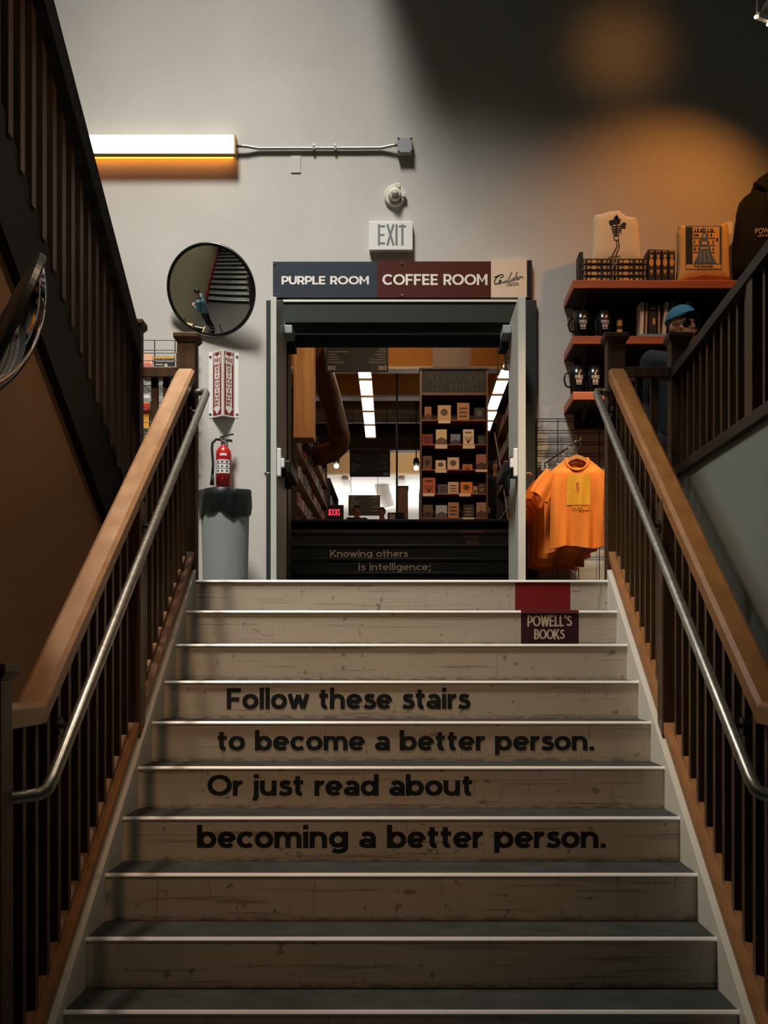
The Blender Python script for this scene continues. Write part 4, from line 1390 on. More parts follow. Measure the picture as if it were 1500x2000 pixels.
for j, (pxx, k, za, zb_, lb) in enumerate(((1209.5, 1, 0.0, 0.26, 'tall dark bottle with a gold label on the middle shelf'), (1252, 2, 0, 0.22, 'dark bottle with a gold label at the right end of the lowest shelf'))):
    xx, yy = X(pxx, 9.8), 9.8
    t = thing('bottle', lb, 'bottle', (xx, yy, SH[k]))
    obj('glass', lathe(B(), [(0.026, 0), (0.028, 0.01), (0.028, zb_ * .68), (0.012, zb_ * .8), (0.012, zb_)], (xx, yy, SH[k]), 24), M['black'], t, smooth=True)
    bm = B()
    for (va, vb) in ((zb_ * .18, zb_ * .34), (zb_ * .46, zb_ * .64)):
        for n_ in range(8):
            a, b = -0.9 + 0.225 * n_, -0.9 + 0.225 * (n_ + 1)
            bm.faces.new([bm.verts.new((xx + 0.0288 * math.sin(u), yy - 0.0288 * math.cos(u), SH[k] + v)) for u, v in ((a, va), (b, va), (b, vb), (a, vb))])
    obj('label', bm, M['gold'], t)
# round black ornament with two bright studs above the cap
t = thing('round_ornament', 'round black ornament with bright studs on the middle shelf, above the blue cap', 'ornament', (X(1331, 9.8), 9.8, SH[1]))
obj('ball', sphere(B(), (X(1331, 9.8), 9.8, Z(600, 9.8)), 0.052, 24, 14), M['black'], t, smooth=True)
obj('stand', lathe(B(), [(0.045, 0), (0.045, 0.01), (0.012, 0.02), (0.012, Z(610, 9.8) - SH[1])], (X(1331, 9.8), 9.8, SH[1]), 20), M['black'], t)
for a in (1327.5, 1334.5): obj('stud', sphere(B(), (X(a, 9.74), 9.748, Z(599.5, 9.74)), 0.007, 10, 6), M['chrome'], t)
# framed card and a pair of spectacles below the middle shelf
t = thing('cassette_box', 'small black box with an orange outlined window under the middle shelf', 'box', (X(1266, 9.9), 9.9, 1.75))
yc = 9.86
obj('stand', box(B(), X(1255, yc), X(1278, yc), yc + 0.03, 10.1, 1.74, Z(722, yc)), M['black'], t)
obj('body', box(B(), X(1252.5, yc), X(1280, yc), yc, yc + 0.04, Z(710, yc), Z(701, yc), 0.003), M['black'], t)
bm = B()
f = facing(yc)
c4 = [(1254, 702), (1279, 702), (1278, 709), (1254.5, 709), (1254, 702)]
ribbon(bm, [(X(*[a, yc]), Z(b, yc)) for a, b in c4], 0.006, f); ribbon(bm, [(X(1258.5, yc), Z(705.5, yc)), (X(1274, yc), Z(705.5, yc))], 0.010, f, .002)
obj('window_outline', bm, mat('orange_print', (190, 110, 60), 0.7), t)
t = thing('spectacles', 'pair of thin rimmed spectacles below the small black box', 'spectacles', (X(1266, 9.84), 9.84, Z(722, 9.84)))
for cx_ in (1259, 1273):
    obj('rim', tube(B(), [(X(cx_, 9.84) + 0.027 * math.cos(a), 9.84, Z(717.5, 9.84) + 0.022 * math.sin(a)) for a in [2 * PI * k / 18 for k in range(18)]], 0.0025, 6, True), M['pale'], t)
obj('bridge', tube(B(), [(X(1264, 9.84) + 0.005, 9.84, Z(716, 9.84)), (X(1268, 9.84) - 0.003, 9.84, Z(716, 9.84))], 0.0025, 6), M['pale'], t)


# ---------------------------------------------------------------- wire grid panels
def grid_panel(name, label, x0, x1, z0, z1, y, vx, hz):
    t = thing(name, label, 'grid panel', ((x0 + x1) / 2, y, z0))
    for x in vx: obj('upright_wire', tube(B(), [(x, y, z0), (x, y, z1)], 0.0045, 6), M['black'], t)
    for z in hz: obj('cross_wire', tube(B(), [(x0, y - 0.006, z), (x1, y - 0.006, z)], 0.0042, 6), M['black'], t)
    return t


yg = 10.13
zt = Z(818.5, yg)
grid_panel('wire_grid', 'black wire grid panel on the wall behind the orange shirts', X(1048.7, yg), X(1190, yg), 0.19, zt, yg,
           [X(1048.7 + 40.7 * k, yg) for k in range(4)], [zt - 0.1 * k - e for k in range(12) for e in (0, 0.022)])
yg = 10.13
zt = Z(665, yg)
grid_panel('wire_grid', 'black wire grid panel on the wall behind the left newel posts', X(255, yg), X(388, yg), 0.0, zt, yg,
           [X(262 + 40 * k, yg) for k in range(4)], [zt - 0.18 * k - e for k in range(12) for e in (0, 0.085, 0.11)][:24])

# books on the left grid
rk = thing('wire_rack', 'black wire book rack on the left grid panel', 'rack', (X(310, 9.95), 10.1, 1.3))
for zz in (Z(719, 9.95) - 0.012, Z(757, 9.95), Z(838, 9.95) - 0.012):
    bm = B()
    for k in range(4): tube(bm, [(X(258, 9.95), 9.86 + 0.07 * k, zz), (X(384, 9.95), 9.86 + 0.07 * k, zz)], 0.004, 6)
    for k in range(10): tube(bm, [(X(258 + 13.5 * k, 9.95), 9.85, zz + .003), (X(258 + 13.5 * k, 9.95), 10.13, zz + .003)], 0.003, 6)
    tube(bm, [(X(258, 9.95), 9.85, zz + 0.05), (X(384, 9.95), 9.85, zz + 0.05)], 0.004, 6)
    obj('rack_shelf', bm, M['black'], rk)
for k in range(2): obj('side_bar', tube(B(), [(X((258, 386)[k], 9.95), 9.85, 0.6), (X((258, 386)[k], 9.95), 9.85, Z(690, 9.95))], 0.008, 8), M['black'], rk)
yk = 9.9
t = book('cover_out_book', 'peach covered book face out, above the left level rail', X(268, yk), X(298, yk), yk, yk + 0.03, Z(719, 9.95), Z(691, yk), mat('peach_cover', (236, 182, 142), 0.6), spine='left')
bm = B(); f = facing(yk); disc(bm, X(288, yk), Z(713, yk), 0.035, 0.02, f)
obj('cover_print', bm, mat('coral_print', (226, 110, 80), 0.7), t)
t = book('cover_out_book', 'black cookery book with a yellow band on top, above the left level rail', X(302, yk), X(340, yk), yk, yk + 0.025, Z(719, 9.95), Z(697, yk), bookblack, spine='left')
bm = B(); blob(bm, [(X(a, yk), Z(b, yk)) for a, b in ((302, 697), (340, 697), (340, 700.5), (302, 700.5))], f)
obj('cover_band', bm, M['yellow'], t, label='yellow band')
fit_text('lettering', 'KitchenConfidential', M['white'], t, X(303.5, yk), X(339, yk), Z(707, yk), Z(702.5, yk), f, 0.0015, 0.02)
bm = B(); blob(bm, [(X(a, yk), Z(b, yk)) for a, b in ((304, 711), (318, 711), (318, 713), (304, 713))], f); disc(bm, X(324, yk), Z(714, yk), 0.014, 0.018, f)
obj('cover_print', bm, M['paper'], t)
book('cover_out_book', 'pale slim magazine at the right of the black cookery book', X(341, yk), X(344.5, yk), yk, yk + 0.12, Z(719, 9.95), Z(690, yk), cream_c)
for i, (a, b) in enumerate(((271, 295), (312, 332))):
    t = book('cover_out_book', 'patterned grey book below the left level rail, ' + ('left of the baluster', 'right of the baluster')[i], X(a, yk), X(b, yk), yk, yk + 0.03, Z(757, 9.95) + 0.008, Z(741, yk), mat('grey_pattern', (150, 148, 140), 0.6, noise=0.8, scale=60), spine='left')
t = book('cover_out_book', 'orange and red book face out on the low left rack', X(271.5, yk), X(291, yk), yk, yk + 0.03, Z(838, 9.95), Z(786, yk), M['yellow'], spine='left')
bm = B(); blob(bm, [(X(a, yk), Z(b, yk)) for a, b in ((272, 788), (291, 788), (291, 808), (272, 808))], f)
obj('cover_band', bm, mat('red_cover', (196, 34, 34), 0.6), t, label='red title panel')
fit_text('lettering', 'BALI', M['white'], t, X(275, yk), X(287, yk), Z(801, yk), Z(797.5, yk), f, 0.0018, 0.02)
book('cover_out_book', 'dark blue book right of the orange and red book', X(292.5, yk), X(300, yk), yk, yk + 0.1, Z(838, 9.95), Z(784, yk), mat('dark_blue_cover', (50, 56, 70), 0.6))
obj('price_strip', box(B(), X(270, 9.84), X(293, 9.84), 9.833, 9.848, Z(778, 9.84), Z(771, 9.84)), M['white'], rk, label='white price strip')


# ---------------------------------------------------------------- orange shirts on wooden hangers
def shirt(label, x, y, z, rz, seed, printed):
    rn = random.Random(seed)
    t = thing('t_shirt', label, 't-shirt', (x, y, z), rz, 'orange shirts on hangers')
    lv = [(0.0, .215, .045), (.06, .213, .045), (.2, .21, .045), (.34, .212, .048), (.44, .218, .05), (.52, .225, .048), (.58, .218, .042), (.625, .185, .034), (.66, .145, .03), (.69, .105, .03), (.705, .085, .032)]
    ph = rn.uniform(0, 6)
    bm = B()
    rings = []
    N = 72
    for zz, hw, dp in lv:
        ring = []
        am = 0.026 * max(0, 1 - zz / 0.62)
        for k in range(N):
            a = 2 * PI * k / N
            cx_, sy_ = math.cos(a), math.sin(a)
            xx = hw * math.copysign(abs(cx_) ** 0.75, cx_)
            yy = dp * math.copysign(abs(sy_) ** 0.75, sy_)
            yy += am * math.sin(xx * 34 + ph + zz * 3) + am * .5 * math.sin(xx * 71 + ph * 2 - zz * 5)
            hz = zz + (0.012 * math.sin(xx * 20 + ph) if zz == 0 else 0)
            if zz > 0.64: hz -= ((0.10 if zz > .70 else .085 if zz > .68 else .05) if sy_ < 0 else 0.0) * abs(sy_) ** .8
            ring.append(bm.verts.new((xx, yy, hz)))
        rings.append(ring)
    for a, b in zip(rings, rings[1:]):
        for k in range(N): bm.faces.new((a[k], a[(k + 1) % N], b[(k + 1) % N], b[k]))
    obj('body', bm, M['orange'], t, world=False, smooth=True)
    for s in (-1, 1):
        bm = B()
        rings = []
        for f_ in (0, .25, .5, .75, 1.0):
            c = Vector((s * (.185 + .115 * f_), 0.0, .585 - .15 * f_ - .03 * f_ * f_))
            dr_ = Vector((s * .62, 0, -.78))
            side = Vector((dr_.z, 0, -dr_.x)) * s
            ring = []
            for k in range(28):
                a = 2 * PI * k / 28
                rr = 0.075 + 0.012 * f_ + 0.008 * f_ * math.sin(3 * a + ph)
                ring.append(bm.verts.new(c + side * rr * math.cos(a) + Vector((0, 1, 0)) * (0.034 + 0.012 * f_ * math.sin(5 * a + ph)) * math.sin(a) + Vector((0, 0, 0.010 * f_ * math.sin(4 * a + ph)))))
            rings.append(ring)
        for a, b in zip(rings, rings[1:]):
            for k in range(28): bm.faces.new((a[k], a[(k + 1) % 28], b[(k + 1) % 28], b[k]))
        obj('sleeve', bm, M['orange'], t, world=False, smooth=True)
    bm = tube(B(), [(.086 * math.cos(a), .032 * math.sin(a) - (0.012 if math.sin(a) < 0 else 0) * abs(math.sin(a)), .706 - (0.10 if math.sin(a) < 0 else 0) * abs(math.sin(a)) ** .8) for a in [2 * PI * k / 32 for k in range(32)]], 0.0095, 8, True)
    obj('collar', bm, M['orange'], t, world=False, smooth=True)
    if printed:
        ff = lambda u, v, o: (u, -0.048 + 0.026 * max(0, 1 - v / 0.62) * (math.sin(u * 34 + ph + v * 3) + .5 * math.sin(u * 71 + ph * 2 - v * 5)) - 0.003 - o, v)
        bm = B()
        n = 12
        for i in range(n):
            a, b = -0.085 + 0.185 * i / n, -0.085 + 0.185 * (i + 1) / n
            for j in range(8):
                c_, d_ = 0.33 + 0.24 * j / 8, 0.33 + 0.24 * (j + 1) / 8
                bm.faces.new([bm.verts.new(ff(*p, 0)) for p in ((a, c_), (b, c_), (b, d_), (a, d_))])
        pr = obj('print', bm, M['yellow'], t, world=False)
        bm = B()
        blob(bm, [(.0 + a_, .46 + b_) for a_, b_ in ((-.012, .04), (.0, .05), (.012, .042), (.006, .02), (.014, .0), (.006, -.035), (-.004, -.05), (.0, -.02), (-.01, .0))], ff, 0.002)
        obj('print_figure', bm, mat('ochre_print', (186, 96, 26), 0.8), pr, world=False)
        fit_text('lettering', 'WELLS', M['yellow'], t, -0.045, 0.10, 0.29, 0.325, ff, 0.0015, 0.01, world=False)
    return t


def hanger(label, x, y, z, rz):
    t = thing('hanger', label, 'hanger', (x, y, z), rz, 'hangers of the orange shirts')
    bm = B()
    sec = [(-.19, .600), (-.10, .668), (-.05, .705), (0, .722), (.05, .705), (.10, .668), (.19, .600)]
    up = [(a, b + 0.014) for a, b in sec]
    lo = [(a, b - 0.018) for a, b in sec]
    prism(bm, [(a, -0.009, b) for a, b in up] + [(a, -0.009, b) for a, b in lo[::-1]], (0, 0.018, 0))
    obj('hanger_bar', bm, M['hanger'], t, world=False)
    bm = tube(B(), [(0, 0, .73), (0, 0, .775), (0.016, 0, .79), (0.030, 0, .815), (0.022, 0, .84), (0, 0, .848), (-.02, 0, .838), (-.026, 0, .82)], 0.0035, 8)
    obj('hook', bm, M['chrome'], t, world=False, smooth=True)
    return t


xs, ys, zs = X(1127, 9.32), 9.32, 0.455
lbs = ['orange t-shirt with a yellow print, front of the row beside the doorway', 'plain orange t-shirt directly behind the yellow printed one', 'orange t-shirt third from the front of the row',
       'orange t-shirt fourth from the front, hanging lower', 'rearmost orange t-shirt of the row, nearest the wall']
for k in range(5):
    o_ = (xs - 0.030 * k, ys + 0.15 * k, zs - 0.026 * k - (0.03 if k > 2 else 0))
    shirt(lbs[k], *o_, (-0.06, -0.14, -0.05, -0.2, -0.1)[k], 11 + k, k == 0)
    hanger('wooden hanger with a steel hook inside the ' + ('front yellow printed shirt', 'shirt directly behind the printed one', 'third orange shirt from the front', 'fourth orange shirt from the front', 'rearmost orange shirt')[k], *o_, (-0.06, -0.14, -0.05, -0.2, -0.1)[k])
ar = thing('garment_rail', 'chrome garment rail on the grid panel carrying the orange shirts', 'garment rail', (xs - 0.13, 10.12, 1.28))
obj('arm_bar', tube(B(), [(xs - 0.16, 10.13, zs + 0.80), (xs + 0.02, ys - 0.06, zs + 0.845)], 0.006, 8), M['black'], ar)
obj('end_knob', sphere(B(), (xs + 0.02, ys - 0.065, zs + 0.85), 0.012, 10, 6), M['chrome'], ar)
obj('wall_hook', box(B(), xs - 0.19, xs - 0.13, 10.118, 10.135, zs + 0.74, zs + 0.84), M['chrome'], ar)
# dark low cabinet under the shirts
tb_ = thing('low_cabinet', 'low black cabinet on the landing below the orange shirts', 'cabinet', (1.42, 9.9, 0))
obj('cabinet_body', box(B(), 1.19, 1.85, 9.45, 10.12, 0.0, 0.16, 0.006), M['blackmatte'], tb_)
obj('cabinet_top', box(B(), 1.18, 1.86, 9.44, 10.13, 0.16, 0.185, 0.004), M['black'], tb_)

# ---------------------------------------------------------------- track light at the upper right
tl = thing('track_light', 'pale track spotlight hanging at the upper right corner', 'light', (X(1482, 8.0), 8.0, Z(-260, 8.0)))
dt = 8.0
obj('stem', tube(B(), [(X(1480, dt), dt, Z(-260, dt)), (X(1479, dt), dt, Z(30, dt))], 0.0085, 10), M['cream'], tl)
obj('bulb', sphere(B(), (X(1475, dt), dt - 0.01, Z(35, dt)), 0.011, 12, 8), M['bulb'], tl, label='small glowing bulb')
bm = B()
prism(bm, [(X(1482, dt), dt - 0.02, Z(25, dt)), (X(1480, dt), dt - 0.02, Z(36, dt)), (X(1495, dt), dt - 0.02, Z(41, dt)), (X(1506, dt), dt - 0.02, Z(44, dt)), (X(1506, dt), dt - 0.02, Z(28, dt)), (X(1490, dt), dt - 0.02, Z(30, dt))], (0, 0.04, 0))
obj('yoke', bm, M['cream'], tl)
bm = tube(B(), [P(1487, 29, dt), P(1497, 18, dt), P(1520, -4, dt), P(1526, -10, dt)], [0.012, 0.032, 0.055, 0.05], 20)
obj('lamp_head', bm, M['cream'], tl, smooth=True)
obj('bulb', sphere(B(), P(1500, 48, dt - 0.01), 0.011, 12, 8), M['bulb'], tl)

# ================================================================== the book room beyond the doorway
U, D2 = 1.26, 12.47
struct('floor_passage', box(B(), -3.2, 4.2, 10.45, D2 + 0.05, -0.12, 0.0), M['floor'])
struct('floor_book_room', box(B(), -3.2, 4.2, D2 + 6 * 0.28 + 0.02, 42.0, U - 0.12, U), M['floor'])
struct('wall_passage', box(B(), -3.4, -3.2, 10.45, 42.2, -0.1, 6.2), M['tan'])
struct('wall_book_room', box(B(), 4.2, 4.4, 10.45, 42.2, -0.1, 6.2), M['tan'])
struct('ceiling_book_room', box(B(), -3.4, 4.4, 10.45, 31.0, 5.95, 6.1), M['tan'])
struct('ceiling_far', box(B(), -3.4, 4.4, 31.1, 42.2, Z(927, 31) + 0.02, Z(927, 31) + 0.15), M['whitepaint'])
struct('wall_far', box(B(), -3.4, 4.4, 42.0, 42.2, 0.0, 6.0), M['whitepaint'])
wn = struct('window_1', box(B(), -2.6, 3.4, 41.94, 41.99, 2.2, 4.2), M['daylight'])
for x in (-1.6, -0.6, 0.4, 1.4, 2.4): struct('window_bar', box(B(), x - 0.03, x + 0.03, 41.9, 41.94, 2.2, 4.2), M['whitepaint'], wn)
for i, (d, zb, h, m) in enumerate(((21.0, Z(722, 21), 1.2, 'tan'), (23.5, Z(777, 23.5), 1.2, 'tan'), (27.0, Z(880, 27), 1.3, 'darker'), (31.0, Z(928, 31), 1.6, 'beige'))):
    bm = box(B(), -3.2, 4.2, d, d + 0.22, zb + 0.02, zb + h)
    b_ = struct('trim_%d' % (i + 1), bm, M[m])
    struct('beam_flange', box(B(), -3.2, 4.2, d - 0.06, d + 0.28, zb, zb + 0.045), M['skirt' if i != 2 else 'casewood'], b_)
for x in (-1.5, 0.0, 1.6):
    struct('trim_%d' % (5 + int(x * 2 + 3)), box(B(), x - 0.08, x + 0.08, 31.2, 42.0, Z(927, 31) - 0.10, Z(927, 31) + 0.02), M['whitepaint'])

# second flight: black risers with pale lettering
s2 = thing('black_staircase', 'flight of black risers beyond the doorway with pale lettering', 'stairs', (0.3, D2, 0))
for k in range(1, 8):
    y = D2 + (k - 1) * 0.28
    z = k * R
    obj('riser', box(B(), -1.9, 2.3, y + 0.02, y + 0.04, z - R, z - 0.012), M['blackmatte'], s2)
    obj('tread', box(B(), -1.9, 2.3, y + 0.004, y + 0.31, z - 0.03, z), M['blackmatte'], s2)
    obj('nosing', tube(B(), [(-1.9, y + 0.003, z - 0.006), (2.3, y + 0.003, z - 0.006)], 0.0045, 8), M['black'], s2)
yr = lambda k: D2 + (k - 1) * 0.28 + 0.02
stroke_text('lettering', 'Knowing others', M['signtext'], s2, 645, 796.5, 1073.5, 1091, yr(5), 0.15)
stroke_text('lettering', 'is intelligence;', M['signtext'], s2, 700.5, 841, 1099.5, 1117.5, yr(4), 0.15)
bm = B()
tube(bm, [(X(900, yr(6)), yr(6) - 0.018, 6 * R - 0.004), (X(945, yr(6)), yr(6) - 0.018, 6 * R - 0.004)], 0.0075, 8)
obj('nosing_tape', bm, M['decalred'], s2, label='red tape over the nosing')
fd = mat('faded_lettering', (96, 66, 56), 0.7)
px_text('lettering', "POWELL'S", fd, s2, 906, 941.5, 1042.5, 1051.5, yr(6), depth=0.0015, weight=0.01)
px_text('lettering', 'BOOKS', fd, s2, 911.5, 936, 1054, 1063, yr(6), depth=0.0015, weight=0.01)

# boxed duct and round ducts
bd = tag(obj('boxed_duct', box(B(), X(573, 15.2), X(612, 15.2), 15.2, 15.6, Z(855, 15.2), 5.94, 0.01), M['tanwood'], origin=(X(592, 15.2), 15.4, Z(855, 15.2))), 'tan boxed duct hanging just inside the left of the doorway', 'duct')
rd = thing('round_duct', 'brown round duct slanting down and bending left inside the doorway', 'duct', P(640, 760, 17.5))
bm = tube(B(), [P(598, 620, 15.8), P(612, 670, 16.2), P(640, 760, 17.6), P(660, 835, 19.0)], 0.165, 24)
obj('duct_pipe', bm, mat('brown_duct', (150, 104, 62), 0.45, metal=0.4, noise=0.2, scale=3), rd, smooth=True)
bm = tube(B(), [P(660, 835, 19.0), P(664, 856, 19.3), P(661, 872, 19.4), P(650, 882, 19.4), P(630, 888, 19.4), P(610, 892, 19.4)], 0.168, 24)
obj('duct_elbow', bm, mat('brown_duct_elbow', (164, 112, 64), 0.45, metal=0.4), rd, smooth=True)
hd2 = thing('silver_duct', 'long silver round duct crossing below the ceiling beams of the book room', 'duct', P(720, 804, 25.5))
obj('duct_pipe', tube(B(), [P(500, 804, 25.5), P(690, 804, 25.5), P(1050, 804, 25.5)], 0.25, 28), M['galv'], hd2, smooth=True)
for px in (600, 676, 733, 775, 990):
    bm = tube(B(), [P(px - 1.5, 804, 25.5), P(px + 1.5, 804, 25.5)], 0.262, 28)
    obj('duct_band', bm, M['galv'], hd2)
wd_ = tag(obj('white_duct', tube(B(), [P(741, 925, 33), P(748, 960, 33), P(758, 992, 33)], 0.2, 24), M['whitepaint'], origin=P(748, 960, 33), smooth=True), 'white round duct hanging in the bright far end of the book room', 'duct')

# fluorescent strips
def strip(label, pts, seg_gap=0.09):
    t = thing('ceiling_strip_light', label, 'light', pts[0], group='fluorescent strips of the book room')
    for a, b in zip(pts, pts[1:]):
        a, b = Vector(a), Vector(b)
        e = (b - a).normalized() * seg_gap
        bm = B()
        p, q_ = a + e, b - e
        sd = (q_ - p).cross(Vector((0, 0, 1))).normalized() * 0.098
        prism(bm, [p + sd, q_ + sd, q_ - sd, p - sd], (0, 0, 0.012))
        obj('lamp_panel', bm, M['tube'], t)
        e2, sd2 = e.normalized() * 0.035, sd * 1.12
        obj('divider', prism(B(), [b + e2 + sd2 - Vector((0, 0, .012)), b + e2 - sd2 - Vector((0, 0, .012)), b - e2 - sd2 - Vector((0, 0, .012)), b - e2 + sd2 - Vector((0, 0, .012))], (0, 0, 0.06)), M['tan'], t)
    a, b = Vector(pts[0]), Vector(pts[-1])
    sd = (b - a).cross(Vector((0, 0, 1))).normalized() * 0.11
    bm = B()
    prism(bm, [a + sd + Vector((0, 0, .052)), b + sd + Vector((0, 0, .052)), b - sd + Vector((0, 0, .052)), a - sd + Vector((0, 0, .052))], (0, 0, 0.05))
    obj('fixture_body', bm, M['casewood'], t)
    for f_ in (0.1, 0.5, 0.9):
        c = a.lerp(b, f_)
        obj('suspension_rod', tube(B(), [c + Vector((0, 0, .1)), Vector((c.x, c.y, 5.95))], 0.008, 6), M['black'], t)


hs = 4.52
dd = lambda py: 2295 * hs / (1290 - py)
strip('fluorescent strip light hanging in the middle of the book room', [P(px, py, dd(py)) for px, py in ((705, 660), (708.5, 702), (713.6, 741), (717, 774.3), (719.6, 803.6), (722, 829.9), (724, 855.4))])
strip('fluorescent strip light hanging at the right of the book room', [P(px, py, dd(py)) for px, py in ((1006, 693), (994, 720), (983, 741), (973, 771), (961.5, 802), (953, 822), (947, 842))])


# hanging aisle signs
def aisle_sign(label, xa, xb, ya, yb, d, left, right, seed, rows=10):
    t = thing('aisle_sign', label, 'sign', (X((xa + xb) / 2, d), d, Z(yb, d)), group='hanging aisle signs')
    obj('board', box(B(), X(xa, d), X(xb, d), d, d + 0.03, Z(yb, d), Z(ya, d)), M['chalk'], t)
    rn = random.Random(seed)
    f = facing(d)
    bm = B()
    w_, h_ = xb - xa, yb - ya
    for i in range(rows):
        y = ya + h_ * (0.06 + 0.76 * i / rows)
        if rn.random() < .85:
            l = w_ * rn.uniform(.12, .34)
            blob(bm, [(X(a, d), Z(b, d)) for a, b in ((xa + w_ * .04, y), (xa + w_ * .04 + l, y), (xa + w_ * .04 + l, y + h_ * .022), (xa + w_ * .04, y + h_ * .022))], f)
        if rn.random() < .6:
            l = w_ * rn.uniform(.10, .28)
            blob(bm, [(X(a, d), Z(b, d)) for a, b in ((xb - w_ * .04 - l, y), (xb - w_ * .04, y), (xb - w_ * .04, y + h_ * .022), (xb - w_ * .04 - l, y + h_ * .022))], f)
    obj('subject_lines', bm, M['dimtext'], t)
    if left: px_text('lettering', left, M['signtext'], t, xa + w_ * .03, xa + w_ * .155, yb - h_ * .15, yb - h_ * .05, d, weight=0.0)
    if right: px_text('lettering', right, M['signtext'], t, xb - w_ * .165, xb - w_ * .03, yb - h_ * .15, yb - h_ * .05, d, weight=0.0)
    for x in (X(xa + w_ * .08, d), X(xb - w_ * .08, d)):
        obj('hanging_wire', tube(B(), [(x, d + 0.015, Z(ya, d)), (x, d + 0.015, 5.0 if d > 26 else 5.9)], 0.006, 6), M['black'], t)


aisle_sign('black hanging aisle sign numbered 302 and 303 at the top of the doorway', 636.5, 758.5, 650, 726, 16.0, '302', '303', 1, 11)
aisle_sign('black hanging aisle sign in the middle of the book room, below the duct bend', 683, 762, 879, 931, 24.7, '', '301', 2, 11)
aisle_sign('small black hanging aisle sign farthest back, in front of the bright end', 680.5, 742.5, 967, 1007, 31.0, '', '', 3, 10)
aisle_sign('black aisle sign reading 30 cut off by the right door jamb', 985, 1107, 650, 723, 16.0, '30', '', 4, 9)
aisle_sign('black hanging aisle sign just right of the chalk topped bookcase', 951, 1031, 878, 931, 24.7, '', '30', 5, 11)


# bookcase facing the door, with books face out
DB = 15.5
bc = thing('bookcase', 'tall dark bookcase with a chalkboard header and face out books, seen through the doorway', 'bookcase', (X(887, DB), DB + 0.2, U))
xl, xr = X(820.5, DB), X(953, DB)
zt = Z(722, DB)
rowy = [820, 867.5, 916.5, 963.7, 1011]
obj('side_panel', box(B(), xl, xl + 0.022, DB, DB + 0.34, U, zt), M['casewood'], bc)
obj('side_panel', box(B(), xr - 0.022, xr, DB, DB + 0.34, U, zt), M['casewood'], bc)
obj('back_panel', box(B(), xl, xr, DB + 0.32, DB + 0.34, U, zt), M['darker'], bc)
obj('top_board', box(B(), xl - 0.01, xr + 0.01, DB - 0.015, DB + 0.35, zt, zt + 0.025), M['darker'], bc)
obj('header_board', box(B(), xl + 0.022, xr - 0.022, DB + 0.01, DB + 0.03, Z(767, DB), zt), M['chalk'], bc)
obj('header_ledge', box(B(), xl + 0.022, xr - 0.022, DB - 0.01, DB + 0.32, Z(772, DB), Z(767, DB)), M['casewood'], bc)
px_text('chalk_lettering', 'ALOEKIDS', M['chalkline'], bc, 836, 944, 731, 746, DB + 0.01, weight=-0.03, spacing=1.1)
px_text('chalk_lettering', 'OF MIND', M['chalkline'], bc, 843, 933, 749, 763.5, DB + 0.01, weight=-0.03, spacing=1.15)
for py in rowy: obj('shelf', box(B(), xl + 0.022, xr - 0.022, DB, DB + 0.32, Z(py + 2, DB), Z(py, DB)), M['caseshelf'], bc)
for py in (1038,): obj('plinth', box(B(), xl, xr, DB + 0.02, DB + 0.04, U, Z(1014, DB)), M['darker'], bc)
qx = lambda a: 800 + a / 5.404
qy = lambda b: 650 + b / 5.404
cards = [(303, 430, 922, 955), (270, 397, 1180, 1222), (562, 690, 1180, 1222), (270, 392, 1444, 1476), (697, 820, 1444, 1468), (140, 262, 1694, 1725), (523, 645, 1694, 1727), (560, 680, 1951, 1967)]
bm = B()
for a, b, c_, d_ in cards:
    y = DB - 0.012
    obj('shelf_card', box(B(), X(qx(a), y), X(qx(b), y), y, y + 0.004, Z(qy(d_), y), Z(qy(c_), y)), M['signcream'], bc)
bm.free()
sh_names = ('top', 'second', 'third', 'fourth', 'bottom')
bk = [
    [(155, 230, 780, (150, 100, 44), 'ochre'), (295, 435, 765, (196, 160, 122), 'pale brown'), (500, 630, 740, (170, 122, 80), 'tan'), (680, 790, 790, (30, 28, 26), 'black')],
    [(130, 245, 1070, (130, 40, 30), 'red'), (275, 392, 1020, (222, 192, 150), 'cream'), (430, 535, 1070, (120, 132, 150), 'blue grey'), (562, 678, 1020, (224, 202, 172), 'white'), (715, 800, 1080, (32, 32, 34), 'black')],
    [(138, 235, 1300, (110, 78, 56), 'striped brown'), (272, 382, 1345, (230, 196, 176), 'pale pink'), (397, 522, 1315, (220, 190, 168), 'cream'), (558, 662, 1388, (214, 122, 64), 'low orange'), (700, 815, 1282, (160, 104, 96), 'mauve')],
    [(135, 272, 1530, (190, 92, 62), 'brick red'), (297, 400, 1600, (92, 84, 92), 'small grey'), (404, 516, 1575, (222, 182, 150), 'pale'), (535, 662, 1575, (228, 130, 40), 'bright orange'), (668, 715, 1620, (190, 156, 118), 'small cream'), (722, 800, 1590, (60, 40, 28), 'dark brown')],
    [(140, 245, 1815, (96, 74, 44), 'olive'), (275, 395, 1820, (168, 170, 176), 'pale blue'), (404, 520, 1790, (170, 122, 76), 'light brown'), (565, 680, 1812, (46, 38, 32), 'dark'), (703, 805, 1790, (166, 120, 90), 'beige')]]
